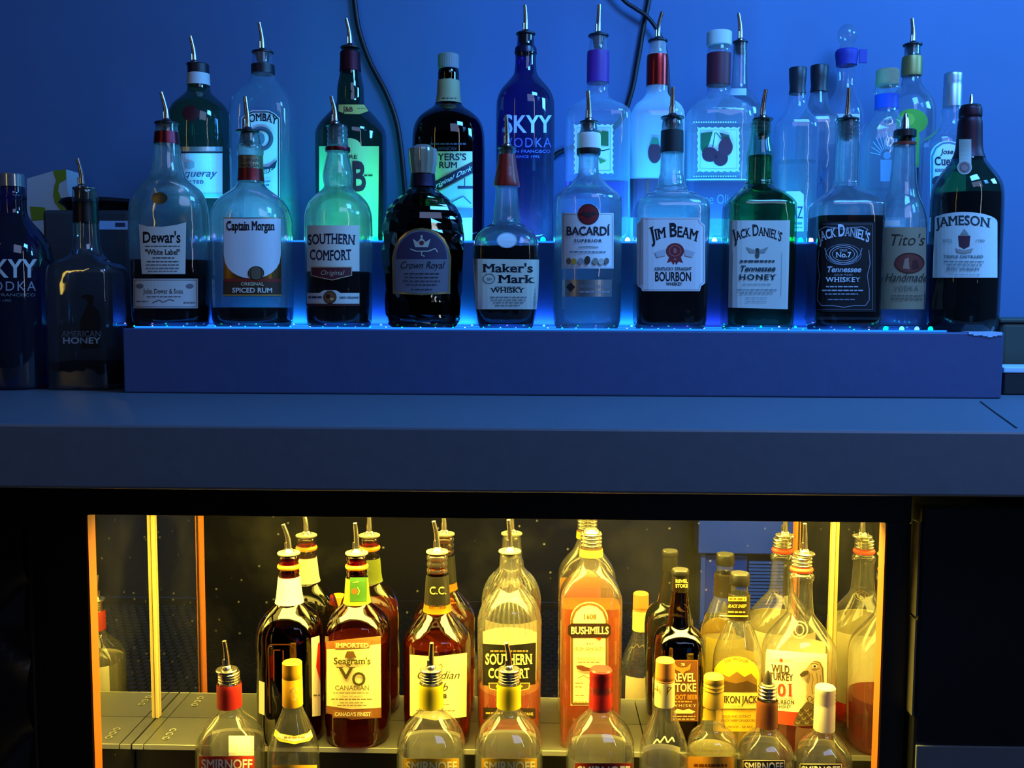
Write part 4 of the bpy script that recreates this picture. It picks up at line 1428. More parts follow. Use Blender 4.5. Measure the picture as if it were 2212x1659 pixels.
b = Bottle('vodka_bottle', 'clear square bottle with pale cap, red neck wrap and cherry stamp label', G2, 1547, Y2, Z_STEP2,
           [(102, 46), (110, 50), (117, 49), (185, 49), (196, 46), (206, 50), (216, 78), (230, 114), (242, 136), (254, 142), (300, 143), (420, 142), (520, 138), (531, 128)], flav, n=5, dep=0.9)
b.liquid(278, 'clear')
b.wrap('red_neck_wrap', 117, 185, plastic('#5c1c30', 0.5), off=0.0008)
b.label(None, '', [('l', [(1533, 135), (1538, 139), (1534, 150), (1531, 160), (1536, 164)], 2.4, '#c9b8c8'), ('l', [(1562, 135), (1567, 139), (1563, 150), (1560, 160), (1565, 164)], 2.4, '#c9b8c8')], name='lettering')
b.lathe('pale_cap', [(69, 48), (71, 53), (99, 53), (101, 48)], plastic('#c8c8c4', 0.5), ripple=0.012, seg=60)
b.label(stamp(1506, 274, 1598, 372), '#cfe0ea', [
    border(1513, 281, 1591, 365, 1.0, '#9ab8c8'), ('p', [(1514, 288), (1540, 284), (1532, 312), (1520, 336), (1514, 320)], '#1c5a3c'), ('p', [(1554, 286), (1574, 292), (1582, 316), (1562, 306)], '#3a4a44'),
    ('e', 1534, 334, 17, 16, '#4c2034'), ('e', 1556, 342, 16, 17, '#4c2034'), ('e', 1567, 318, 15, 19, '#54263a'), ('l', [(1545, 286), (1540, 318)], 1.6, '#2a4a3a'), ('l', [(1547, 286), (1560, 302)], 1.6, '#2a4a3a')])
b.label(None, '', [('e', 1500 + 5.2 * i, 264, 1.7, 1.5, '#d8eef8') for i in range(18)] + [('e', 1500 + 5.2 * i, 381, 1.7, 1.5, '#d8eef8') for i in range(18)] + [('l', [(1478, 388), (1614, 388)], 3, '#cfeaf8')], name='beaded_lines')
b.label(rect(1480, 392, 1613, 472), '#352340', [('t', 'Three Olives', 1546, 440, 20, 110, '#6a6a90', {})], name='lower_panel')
b = Bottle('vodka_bottle', 'tall clear bottle with pourer, mostly hidden behind the pale-capped cherry bottle', G2, 1592, Y3, Z_STEP2,
           [(94, 28), (114, 30), (190, 34), (200, 46), (214, 74), (230, 94), (250, 100), (420, 100), (520, 96), (535, 88)], G['clear'])
b.pourer(91, 32, (1586, 30), 118, sw=24)
b.label(rect(1574, 191, 1612, 206), '#b9d4ea', [], name='neck_label')
b = Bottle('tequila_bottle', 'clear bottle with flared black cap and lettered label, standing nearer the front', G2, 1716, Y2, Z_STEP2,
           [(203, 34), (216, 38), (232, 44), (246, 58), (262, 80), (276, 88), (320, 88), (520, 84), (531, 76)], glass('blue_lit_glass', (0.86, 0.95, 0.99), (0.5, 0.68, 0.85), frost_glow=0.07, wav=0.35), n=3.5)
b.liquid(350, 'clear')
b.lathe('flared_cap', [(147, 36), (149, 38), (172, 36), (190, 33), (203, 36), (204, 32)], BLACKCAP)
b.label([(1690, 500), (1690, 420), (1700, 413), (1728, 413), (1736, 420), (1736, 500)], '#cfe4f0', [('t', 'AGAZ', 1712, 472, 24, 42, '#20486a', BOLD), ('f', 1694, 1734, 480, 5, '#4a7a9a'), ('f', 1696, 1732, 490, 3, '#4a7a9a')] if False else
        [('t', 'AZ', 1722, 472, 26, 24, '#20486a', BOLD), ('f', 1694, 1734, 480, 5, '#4a7a9a'), ('f', 1696, 1732, 490, 3, '#4a7a9a')])
b = Bottle('tequila_bottle', 'clear bottle with flared black cap and agave drawing, set further back', G2, 1762, Y3, Z_STEP2,
           [(200, 34), (214, 40), (228, 46), (242, 60), (256, 78), (270, 84), (320, 84), (520, 82), (535, 74)], G['clear'], n=3.5)
b.lathe('flared_cap', [(142, 37), (144, 39), (168, 37), (186, 34), (199, 37), (200, 33)], BLACKCAP)
b.label(None, '', [('p', [(1768, 400), (1740, 352), (1772, 384)], '#2c5a80'), ('p', [(1768, 400), (1752, 344), (1776, 386)], '#2c5a80'), ('p', [(1768, 400), (1772, 340), (1780, 388)], '#2c5a80'), ('p', [(1768, 400), (1792, 350), (1782, 390)], '#2c5a80'), ('p', [(1766, 398), (1776, 398), (1774, 430), (1766, 430)], '#2c5a80')], name='emblem')
b = Bottle('tequila_bottle', 'tallest clear bottle with glass ball stopper and blue ribbon round its neck', G2, 1820, 1.66, Z_STEP2,
           [(108, 40), (114, 46), (142, 38), (180, 36), (196, 42), (214, 60), (236, 78), (260, 84), (420, 84), (520, 82), (535, 74)], glass('pale_clear_glass', (0.90, 0.95, 0.98), (0.5, 0.66, 0.82), frost_glow=0.05, wav=0.3))
b.lathe('ball_stopper', [(52, 6), (54, 18), (60, 32), (70, 40), (80, 40), (90, 34), (96, 26), (100, 30), (106, 34), (108, 28)], glass('stopper_glass', (0.8, 0.87, 0.9), (0.4, 0.5, 0.55), frost_glow=0.1))
b.wrap('blue_ribbon', 108, 142, principled('blue_ribbon', '#2b2f9a', rough=0.6), off=0.0015)
k = b.m(125)
bm = bmesh.new()
add_box(bm, 0.017, 0.030, -0.012, -0.0095, b.z(140) - b.zs, b.z(110) - b.zs, 0.001)
link_mesh('ribbon_tail', bm, principled('blue_ribbon', '#2b2f9a', rough=0.6), b.root)
b.label(rect(1781, 246, 1857, 312), '#d5e4ee', [('f', 1796, 1846, 262, 4, '#8aa8c0'), ('f', 1796, 1846, 276, 3, '#8aa8c0')])
b = Bottle('tequila_bottle', 'arched clear bottle with tan cork and embossed sun emblem', G2, 1908, Y2, Z_STEP2,
           [(186, 50), (190, 57), (200, 56), (205, 46), (236, 46), (246, 50), (256, 62), (268, 84), (284, 102), (306, 110), (340, 112), (520, 110), (531, 100)], glass('arch_glass', (0.88, 0.95, 0.98), (0.55, 0.72, 0.9), frost_glow=0.08, wav=0.3), n=3.5, dep=0.7)
b.liquid(410, 'clear')
b.lathe('cork', [(151, 44), (153, 48), (184, 49), (186, 46)], principled('cork', '#8f7a5e', rough=0.85, noise=0.25, scale=200))
b.wrap('blue_neck_band', 206, 236, plastic('#1f3f9e', 0.5), off=0.0008)
b.label(None, '', [('e', 1916, 336, 8, 8, '#5f87a8')] + [('l', [(1916 + 14 * math.cos(t), 336 - 14 * math.sin(t)), (1916 + 44 * math.cos(t) * 0.8, 336 - 52 * math.sin(t))], 1.6, '#7fa4c2') for t in [math.pi * (k_ + 0.5) / 13 for k_ in range(13)]] + [('r', 1902, 345, 1930, 392, '#5f87a8')], name='embossed_emblem')
b.label(rect(1893, 470, 1958, 500), '#cfe2ee', [('f', 1904, 1944, 482, 2, '#5a8ab0')])
b = Bottle('liqueur_bottle', 'clear bottle with tan neck band, pourer and lime-green splash label behind the cork bottle', G2, 1960, Y3, Z_STEP2,
           [(100, 32), (122, 34), (124, 40), (165, 41), (168, 36), (184, 44), (198, 66), (214, 92), (236, 104), (260, 106), (520, 104), (535, 96)], G['clear'])
b.wrap('tan_neck_band', 123, 165, foil('#a08a55', 0.5), off=0.0008)
b.pourer(97, 40, (1955, 41), 122, sw=26)
b.label(ell(1970, 262, 34, 27, 30), '#6fae3a', [('e', 1960, 258, 16, 14, '#9ac848'), ('l', [(1964, 286), (1964, 300)], 3, '#3a7a30')])
b.label(rect(1977, 286, 1985, 360), '#58b038', [('r', 1977, 362, 1986, 420, '#20303c')], name='drip_stripe')
b = Bottle('tequila_bottle', 'clear square bottle with ridged silver cap and arched white label', G2, 2048, Y2, Z_STEP2,
           [(231, 42), (250, 46), (262, 44), (276, 54), (288, 74), (297, 98), (306, 108), (330, 110), (520, 108), (531, 98)], glass('blue_lit_glass', (0.86, 0.95, 0.99), (0.5, 0.68, 0.85)), n=5, dep=0.9)
b.liquid(298, 'clear')
b.lathe('silver_screw_cap', [(157, 32), (158, 35), (161, 38), (166, 37), (170, 38), (174, 37), (178, 38), (182, 36), (186, 38), (231, 39), (232, 36)], foil('#b8c0d0', 0.35))
b.label(arch(2010, 304, 2086, 530, 34), '#d9e6ee', [
    ('l', [(2014, 420), (2014, 338), (2022, 320), (2036, 310), (2050, 308), (2066, 312), (2078, 322)], 4, '#5a7a98'),
    ('t', 'Jose', 2046, 333, 11, 26, '#26303c', dict(bold=1, it=0.2)), ('t', 'Cuervo', 2050, 357, 18, 62, '#26303c', SERB), ('t', 'ESPECIAL', 2048, 371, 6, 56, '#4a6a80', BOLD), ('e', 2028, 392, 14, 12, '#2a3040'), ('f', 2016, 2080, 415, 4, '#5a7a98')])


# ------------------------------------------------------------------ cabinet: back row on the shelf
YB = 1.275
GB = 'bottles on the cabinet shelf'
METAL = principled('pourer_metal', (0.75, 0.72, 0.62, 1), rough=0.22, metal=1.0)
GREYDISC = principled('grey_pourer_plastic', '#6a6654', rough=0.4)

b = Bottle('whiskey_bottle', 'brown bottle with blank cream neck wrap and labels turned to the sides', GB, 628, YB, Z_SHELF,
           [(1198, 36), (1216, 40), (1240, 42), (1244, 44), (1300, 56), (1308, 72), (1322, 104), (1340, 126), (1362, 138), (1390, 140), (1500, 139), (1590, 137), (1608, 124)], G['brown'], n=2.4)
b.liquid(1372, 'dark')
b.threads('neck_threads', 1200, 1243, 44, G['brown'], 3)
b.torus('orange_ring', 1223, 50, 12, plastic('#d08a10'))
b.wrap('cream_neck_wrap', 1244, 1300, paper('#f2ead0'), off=0.0008)
b.pourer(1194, 49, (618, 1132), 1212, disc=GREYDISC, spout=METAL, sw=32)
b.label([(672, 1378), (693, 1372), (694, 1545), (674, 1548)], '#e8dcb0', [('p', [(686, 1390), (694, 1384), (694, 1480), (682, 1440)], '#b82418'), ('f', 676, 690, 1500, 3, '#6a5a34')], name='side_label')
b.label([(560, 1470), (572, 1474), (572, 1545), (560, 1540)], '#e8dcb0', [], name='side_label')
b.label(None, '', [('l', [(584, 1540), (580, 1400), (586, 1392), (626, 1392), (636, 1400), (638, 1450)], 3, '#3a1608'), ('l', [(592, 1470), (592, 1404), (606, 1404)], 2, '#6a2c12'), ('l', [(612, 1470), (612, 1404)], 2, '#6a2c12')], name='embossed_grip')

b = Bottle('whisky_bottle', 'brown bottle with green neck label and cream front label between brown bands', GB, 773, YB, Z_SHELF,
           [(1198, 36), (1216, 40), (1242, 42), (1246, 46), (1300, 54), (1308, 72), (1322, 104), (1340, 128), (1362, 139), (1390, 140), (1500, 139), (1556, 138), (1562, 134), (1592, 132), (1606, 120)], G['brown'], n=2.4)
b.liquid(1378, 'amber')
b.threads('neck_threads', 1200, 1243, 44, G['brown'], 3)
b.torus('orange_ring', 1223, 50, 12, plastic('#d08a10'))
b.wrap('green_neck_label', 1246, 1300, gilt('#586410'), off=0.0008)
b.label(rect(757, 1247, 791, 1299), '#234a12', [('e', 766, 1277, 6, 6, '#c23a14'), ('l', [(763, 1258), (775, 1256)], 1.5, '#b8b050'), ('l', [(772, 1268), (776, 1276), (773, 1284)], 1.5, '#90a040')], name='neck_label', off=0.0011)
b.pourer(1194, 49, (771, 1129), 1212, disc=GREYDISC, spout=METAL, sw=32)
b.label([(706, 1386), (760, 1380), (822, 1374), (823, 1550), (760, 1554), (706, 1540)], '#f0df98', [
    ('p', [(706, 1386), (760, 1380), (822, 1374), (822, 1390), (760, 1398), (706, 1402)], '#7a4a20'), ('p', [(706, 1524), (760, 1532), (823, 1528), (823, 1550), (760, 1554), (706, 1540)], '#7a4a20'),
    ('p', [(722, 1386), (800, 1384), (798, 1399), (724, 1402)], '#8a5a2a'), ('t', 'IMPORTED', 761, 1398, 9, 70, '#f0df98', SERB),
    ('e', 757, 1414, 7, 7, '#8a4a1c'), ('p', [(745, 1420), (750, 1406), (764, 1406), (770, 1420)], '#6a4a20'),
    ('t', "Seagram's", 761, 1434, 14, 78, '#4a4416', dict(bold=1, serif=1)), ('t', 'V', 748, 1466, 26, 30, '#4a4416', SERB), ('t', 'O', 775, 1480, 28, 30, '#4a4416', SERB),
    ('t', 'CANADIAN', 761, 1490, 10, 72, '#5a4a1c', dict(serif=1)), ('f', 722, 796, 1495, 2, '#8a7a40'), ('t', 'Over 100 years of', 761, 1505, 4, 44, '#8a7a40', dict(it=0.3)), ('f', 718, 802, 1508, 3, '#7a6a34'), ('f', 736, 784, 1516, 2, '#8a7a40'), ('f', 730, 792, 1522, 2, '#8a7a40'),
    ('p', [(720, 1533), (804, 1534), (804, 1549), (720, 1550)], '#8a5a2a'), ("t", "CANADA'S FINEST", 762, 1546, 8, 76, '#f0df98', SERB)])

b = Bottle('whisky_bottle', 'brown bottle with black and orange neck label and large plain cream label', GB, 945, YB, Z_SHELF,
           [(1196, 38), (1216, 42), (1236, 44), (1240, 46), (1300, 54), (1318, 58), (1324, 66), (1346, 104), (1366, 134), (1380, 144), (1400, 145), (1500, 144), (1590, 141), (1606, 128)], G['brown'], n=2.3)
b.liquid(1384, 'amber')
b.threads('neck_threads', 1198, 1238, 46, G['clearwarm'], 3)
b.wrap('black_neck_label', 1240, 1302, plastic('#0f0e08', 0.4), off=0.0008)
b.wrap('orange_neck_stripe', 1302, 1318, foil('#c8801c', 0.5), off=0.0009)
b.label(None, '', [('t', 'C.C.', 946, 1283, 16, 34, '#f0d060', dict(serif=1)), ('t', 'EST. 1858', 945, 1313, 6, 34, '#3a2408', BOLD)], name='lettering', off=0.0014)
b.pourer(1191, 48, (938, 1125), 1212, disc=GREYDISC, spout=METAL, sw=34)
b.label([(886, 1414), (940, 1418), (1008, 1410), (1007, 1548), (940, 1556), (886, 1546)], '#f3e6a0', [
    ('l', [(946, 1438), (953, 1434), (956, 1440), (950, 1444)], 1.6, '#8a7a50'), ('t', 'Canadian', 945, 1466, 17, 92, '#3a3418', dict(it=0.35)), ('t', 'Club', 942, 1492, 17, 48, '#3a3418', dict(it=0.35)),
    ('t', '1858', 946, 1508, 9, 38, '#3a3418', SERB), ('f', 950, 970, 1520, 2, '#8a7a50'), ('f', 946, 982, 1533, 3, '#8a7a50'), ('f', 900, 934, 1533, 3, '#8a7a50')])

b = Bottle('liqueur_bottle', 'ribbed round-shouldered clear bottle with black label and a little pink-orange liquid', GB, 1100, YB, Z_SHELF,
           [(1196, 40), (1202, 44), (1216, 44), (1230, 48), (1236, 50), (1242, 46), (1256, 58), (1266, 56), (1276, 72), (1294, 104), (1316, 126), (1340, 136), (1364, 139), (1400, 138), (1500, 136), (1590, 134), (1606, 122)], G['clearwarm'])
b.liquid(1480, 'rose')
bm = bmesh.new()
for k_ in range(36):
    a = 2 * math.pi * k_ / 36
    pts = []
    for py in (1282, 1294, 1308, 1322, 1338, 1352):
        z_ = b.z(py); r_ = b.r_at(z_) + 0.0002
        pts.append((r_ * math.cos(a), r_ * math.sin(a), z_ - b.zs))
    add_tube(bm, pts, [0.0004, 0.0009, 0.0011, 0.0011, 0.0009, 0.0004], 6)
link_mesh('shoulder_ribs', bm, G['clearwarm'], b.root, smooth=60)
b.pourer(1190, 49, (1097, 1122), 1206, disc=GREYDISC, spout=METAL, sw=34)
back_label(b, 1378, 1490)
b.label([(1043, 1390), (1100, 1394), (1157, 1388), (1156, 1478), (1100, 1484), (1043, 1480)], '#0c0a05', [
    ('f', 1060, 1140, 1404, 4, '#8a7a40'), ('t', 'SOUTHERN', 1099, 1434, 22, 100, '#f4e690', dict(bold=1, serif=1, arc=-1)), ('t', 'COMFORT', 1099, 1463, 20, 88, '#f4e690', dict(bold=1, serif=1, arc=-2))])
b.label([(1056, 1474), (1144, 1474), (1142, 1488), (1120, 1492), (1100, 1497), (1080, 1492), (1058, 1488)], '#4a3a18', [('l', [(1057, 1475), (1143, 1475), (1141, 1487), (1100, 1496), (1059, 1487), (1057, 1475)], 1.4, '#d8c060'), ('f', 1072, 1128, 1480, 4, '#c0a850')], name='ribbon_label', off=0.0009)
b.label([(1044, 1528), (1156, 1530), (1156, 1552), (1044, 1554)], '#241a0e', [('f', 1050, 1086, 1538, 4, '#c0a850'), ('t', 'ORLEANS', 1134, 1545, 6, 34, '#c0a850', BOLD)], name='lower_label')

b = Bottle('whiskey_bottle', 'tall rectangular bottle of orange whiskey with arched cream label and gold neck ring', GB, 1274, YB, Z_SHELF,
           [(1150, 44), (1182, 46), (1200, 48), (1206, 48), (1222, 58), (1246, 92), (1266, 120), (1282, 131), (1300, 133), (1420, 132), (1560, 130), (1594, 128), (1606, 120)], G['clearwarm'], n=6, dep=0.72)
b.liquid(1304, 'orange')
b.threads('screw_threads', 1151, 1182, 46, METAL, 4)
b.wrap('gold_neck_ring', 1184, 1200, gilt('#c89a30'), off=0.001)
b.lathe('pour_plug', [(1142, 24), (1145, 32), (1150, 36), (1151, 30)], METAL)
b.label(arch(1233, 1300, 1313, 1524, 38), '#f1e4a4', [
    ('l', [(1236, 1520), (1236, 1338), (1243, 1320), (1256, 1308), (1273, 1304), (1290, 1308), (1303, 1320), (1310, 1338), (1310, 1520), (1236, 1520)], 5, '#6a4a1c'),
    ('t', '1608', 1274, 1337, 10, 28, '#6a5024', SERB), ('p', [(1228, 1352), (1236, 1346), (1311, 1346), (1318, 1352), (1318, 1370), (1311, 1377), (1236, 1377), (1228, 1370)], '#2a1a0c'),
    ('t', 'BUSHMILLS', 1274, 1369, 15, 80, '#f1e4a4', SERB), ('t', '...', 1274, 1391, 8, 16, '#4a3414', BOLD), ('p', [(1283, 1377), (1298, 1377), (1296, 1383)], '#b8341a'),
    ('t', 'IRISH WHISKEY', 1273, 1405, 8, 62, '#5a4420', {}), ('t', 'TRIPLE DISTILLED', 1273, 1425, 6, 56, '#7a6434', {}), ('f', 1250, 1296, 1429, 2, '#8a7444'),
    ('p', [(1246, 1437), (1256, 1436), (1273, 1442), (1290, 1436), (1302, 1437), (1300, 1446), (1286, 1449), (1260, 1449), (1248, 1444)], '#6a3a20'),
    ('l', [(1250, 1464), (1262, 1458), (1270, 1464), (1284, 1458)], 1.4, '#6a5a30'), ('f', 1244, 1262, 1474, 2, '#8a7444'), ('f', 1244, 1260, 1482, 2, '#8a7444'), ('f', 1244, 1262, 1500, 2, '#8a7444'), ('f', 1242, 1270, 1514, 3, '#a89458')])

b = Bottle('whisky_bottle', 'dark bottle with black cap and brown label with orange horned emblem', GB, 1465, YB, Z_SHELF,
           [(1276, 34), (1296, 38), (1320, 46), (1344, 50), (1352, 58), (1362, 84), (1376, 102), (1394, 109), (1420, 110), (1520, 108), (1566, 106), (1578, 96)], G['smoke'], n=3.2)
b.liquid(1392, 'dark')
b.lathe('black_cap', [(1229, 34), (1232, 38), (1240, 38), (1242, 35), (1274, 36), (1276, 34)], principled('cap_black', '#060504', rough=0.35))
b.label(None, '', [('t', 'REVEL', 1472, 1258, 7, 22, '#d8c060', BOLD), ('t', 'STOKE', 1472, 1268, 7, 22, '#d8c060', BOLD)], name='lettering', off=0.0022)
b.label(rect(1449, 1425, 1508, 1558), '#6a3f1a', [
    border(1451, 1427, 1506, 1556, 1.2, '#a06a2c'), ('p', [(1457, 1432), (1464, 1440), (1474, 1442), (1484, 1440), (1492, 1432), (1490, 1446), (1480, 1450), (1474, 1456), (1468, 1450), (1459, 1446)], '#e0822c'), ('t', '70', 1475, 1438, 6, 8, '#f0e0a0', BOLD),
    ('t', 'REVEL', 1477, 1471, 17, 48, '#f4e6a4', SERB), ('t', 'STOKE', 1477, 1493, 17, 52, '#f4e6a4', SERB), ('t', 'ROOT BEER', 1479, 1510, 10, 52, '#e8922c', BOLD), ('f', 1458, 1494, 1513, 3, '#d8a040'), ('t', 'WHISKY', 1477, 1526, 6, 50, '#f0dc98', dict(track=0.12)),
    ('p', [(1455, 1536), (1463, 1530), (1475, 1533), (1487, 1530), (1500, 1536), (1494, 1540), (1458, 1540)], '#f0dc98'), ('f', 1454, 1500, 1545, 2.2, '#e0c880'), ('f', 1454, 1500, 1551, 2.2, '#e0c880')])

b = Bottle('liqueur_bottle', 'clear cone-shouldered bottle with black cap and yellow arched label', GB, 1592, YB, Z_SHELF,
           [(1263, 36), (1280, 40), (1284, 44), (1336, 46), (1344, 54), (1366, 72), (1392, 92), (1414, 104), (1440, 107), (1520, 106), (1586, 104), (1602, 94)], G['clearwarm'])
b.liquid(1436, 'yellow')
b.lathe('black_cap', [(1237, 38), (1240, 42), (1262, 43), (1263, 38)], principled('cap_black', '#060504', rough=0.35))
b.wrap('neck_label', 1281, 1334, plastic('#1e1406', 0.4), off=0.0008)
b.label(None, '', [('r', 1575, 1289, 1611, 1298, '#d8c040'), ('f', 1578, 1608, 1291, 5, '#4a3a10'), ('t', 'BLACK SHEEP', 1592, 1312, 7, 34, '#e0b840', dict(it=0.3)), ('f', 1576, 1608, 1320, 3, '#c0a040'), ('r', 1572, 1329, 1614, 1332, '#d8c040')], name='neck_lettering', off=0.0014)
back_label(b, 1420, 1580, '#d8c25a')
b.label(arch(1541, 1418, 1640, 1580, 40), '#e6bc2c', [
    ('t', '100 PROOF', 1590, 1434, 7, 50, '#6a4a10', dict(bold=1, arc=7)), ('p', [(1548, 1470), (1560, 1455), (1575, 1462), (1592, 1450), (1608, 1462), (1622, 1454), (1634, 1468), (1634, 1490), (1548, 1490)], '#7a5a1c'), ('p', [(1548, 1480), (1566, 1470), (1590, 1476), (1614, 1470), (1634, 1480), (1634, 1493), (1548, 1493)], '#4a3410'),
    ('r', 1545, 1494, 1636, 1530, '#eed868'), ('l', [(1545, 1494), (1636, 1494)], 1.6, '#4a3a10'), ('l', [(1545, 1531), (1636, 1531)], 1.6, '#4a3a10'),
    ('t', 'YUKON JACK', 1592, 1518, 15, 84, '#3a3010', SERB), ('t', 'LIQUEUR', 1592, 1527, 4, 26, '#7a6420', {}),
    ('t', 'BOLD AND DISTINCT', 1592, 1549, 5, 58, '#6a5010', BOLD), ('t', 'BLACK SHEEP OF LIQUORS', 1594, 1558, 5, 70, '#6a5010', BOLD), ('t', '100 PROOF - 50% ALC'.replace('%', ''), 1592, 1572, 5, 66, '#6a5010', BOLD)])

b = Bottle('bourbon_bottle', 'large clear cone-shouldered bottle with turkey picture label and red lower band', GB, 1724, YB, Z_SHELF,
           [(1200, 38), (1220, 42), (1236, 44), (1240, 54), (1250, 54), (1254, 46), (1318, 54), (1328, 62), (1346, 92), (1370, 128), (1388, 147), (1402, 154), (1430, 155), (1520, 154), (1590, 150), (1606, 136)], G['clearwarm'], n=2.4, dep=0.95)
b.liquid(1497, 'red')
b.threads('screw_threads', 1202, 1224, 44, METAL, 3)
b.torus('red_ring', 1229, 50, 12, plastic('#c8391c'))
b.pourer(1195, 45, (1727, 1130), 1210, disc=METAL, spout=METAL, sw=32, dx=5)
b.label(None, '', [('o', 1727, 1360, 18, 19, 2.5, '#b8a860'), ('o', 1727, 1360, 10, 12, 2, '#b8a860')], name='embossed_emblem')
back_label(b, 1402, 1560)
b.label([(1652, 1402), (1720, 1408), (1786, 1412), (1785, 1566), (1720, 1568), (1654, 1560)], '#f2e8c0', [
    ('p', [(1653, 1532), (1720, 1538), (1785, 1536), (1785, 1566), (1720, 1568), (1654, 1560)], '#a83a20'), ('e', 1688, 1426, 4, 4, '#8a3a1c'), ('l', [(1668, 1426), (1682, 1426)], 1.4, '#b09a6a'), ('l', [(1694, 1426), (1710, 1427)], 1.4, '#b09a6a'),
    ('t', 'WILD', 1687, 1453, 17, 38, '#3a2a18', dict(bold=1, serif=1, rise=-2)), ('t', 'TURKEY', 1688, 1469, 15, 50, '#3a2a18', dict(bold=1, serif=1, rise=-2)), ('t', '101', 1689, 1503, 26, 54, '#b83a20', SERB), ('f', 1668, 1716, 1508, 2, '#8a7040'), ('t', 'BOURBON', 1691, 1521, 9, 50, '#3a2a18', dict(bold=1, track=0.08)), ('t', 'WHISKEY', 1692, 1529, 6, 34, '#3a2a18', BOLD),
    # turkey head, neck and breast, engraved
    ('p', [(1741, 1516), (1756, 1510), (1772, 1510), (1784, 1520), (1785, 1566), (1714, 1568), (1718, 1552), (1728, 1532)], '#5c4c34'),
    ('p', [(1727, 1456), (1733, 1450), (1741, 1444), (1747, 1435), (1755, 1427), (1764, 1425), (1772, 1430), (1777, 1442), (1778, 1460), (1779, 1485), (1782, 1508), (1776, 1518), (1758, 1520), (1744, 1514), (1740, 1504), (1744, 1496), (1741, 1486), (1744, 1476), (1740, 1472), (1742, 1464), (1737, 1461), (1731, 1462)], '#b09a6e'),
    ('p', [(1727, 1456), (1735, 1449), (1744, 1447), (1748, 1453), (1740, 1458), (1731, 1462)], '#4a3a24'),
    ('p', [(1746, 1448), (1750, 1456), (1746, 1474), (1741, 1471), (1743, 1462)], '#7a6440'),
    ('e', 1758, 1438, 5, 4, '#efe4bc'), ('e', 1758, 1438, 2.6, 2.6, '#1c140c'),
    ('l', [(1750, 1433), (1758, 1431), (1765, 1434)], 1.5, '#4a3a24'), ('l', [(1752, 1445), (1760, 1446), (1768, 1442)], 1.4, '#4a3a24'),
    ('l', [(1756, 1427), (1768, 1430), (1774, 1442), (1775, 1462), (1777, 1488)], 1.6, '#4a3a24'), ('l', [(1752, 1452), (1755, 1466), (1752, 1482), (1754, 1498)], 1.4, '#6a5638'),
    ('l', [(1762, 1452), (1764, 1468), (1762, 1486), (1765, 1504)], 1.4, '#6a5638'), ('l', [(1769, 1456), (1771, 1474), (1770, 1494)], 1.4, '#6a5638'),
    ('o', 1748, 1508, 5, 6, 1.3, '#4a3a24'), ('o', 1758, 1512, 5, 6, 1.3, '#4a3a24'), ('o', 1769, 1511, 5, 6, 1.3, '#4a3a24')]
    + [('l', [(1728 + 9 * q - 3 * w, 1530 + 9 * w), (1732 + 9 * q - 3 * w, 1535 + 9 * w), (1737 + 9 * q - 3 * w, 1530 + 9 * w)], 1.5, '#a8946a' if (q + w) % 2 else '#2c2012') for w in range(4) for q in range(6)])

# ------------------------------------------------------------------ cabinet: front row on the lower ledge
YF = 1.184
GF = 'bottles in the cabinet front row'


def vodka(label, cx, w, top, capkind, labcol, txt, scol, ytop, lw, tcx):
    k = w / 141.0
    b = Bottle('vodka_bottle', label, GF, cx, YF, Z_LOW,
               [(top + 3, 40), (top + 24, 42), (top + 28, 50), (top + 78, 50), (top + 90, 52 * k), (top + 101, 76 * k), (top + 116, 104 * k), (top + 134, 126 * k), (top + 150, 138 * k), (top + 168, 141 * k), (top + 330, 141 * k), (top + 480, 139 * k), (top + 500, 130 * k)], G['clearwarm'], n=2.5)
    b.liquid(ytop + 0, 'clear')
    if capkind == 'red':
        b.lathe('red_screw_cap', [(top - 2, 44), (top + 1, 49), (top + 12, 50), (top + 14, 48), (top + 22, 50), (top + 25, 48), (top + 33, 50), (top + 36, 48), (top + 46, 50), (top + 84, 51), (top + 85, 48)], plastic('#9a1c1c', 0.35))
    else:
        b.threads('screw_threads', top + 4, top + 27, 46, METAL, 4)
        b.wrap('neck_wrap', top + 28, top + 78, gilt(capkind), off=0.0008)
    back_label(b, ytop - 4, ytop + 200, span=48)
    b.label([(tcx - lw / 2, ytop + 26), (tcx + lw / 2, ytop + 26), (tcx + lw / 2, ytop + 230), (tcx - lw / 2, ytop + 230)], '#e8dcc0', [
        ('r', tcx - lw / 2, ytop + 26, tcx + lw / 2, ytop + 62, labcol), ('t', txt, tcx, ytop + 54, 21, lw * 0.92, scol, BOLD),
        ('f', tcx - lw * 0.3, tcx + lw * 0.3, ytop + 80, 6, '#6a5a3a'), ('f', tcx - lw * 0.35, tcx + lw * 0.35, ytop + 110, 4, '#8a7a5a')])
    return b


b = vodka('clear pourer bottle with red neck wrap and red label band in the cabinet', 501, 141, 1447, '#b02420', '#b8341c', 'SMIRNOFF', '#f4eccc', 1607, 118, 490)
b.pourer(1447, 47, (494, 1383), 1466, disc=METAL, spout=METAL, sw=30, dx=-4)
b.label(rect(494, 1589, 548, 1632), '#e8e0b8', [], name='back_label')

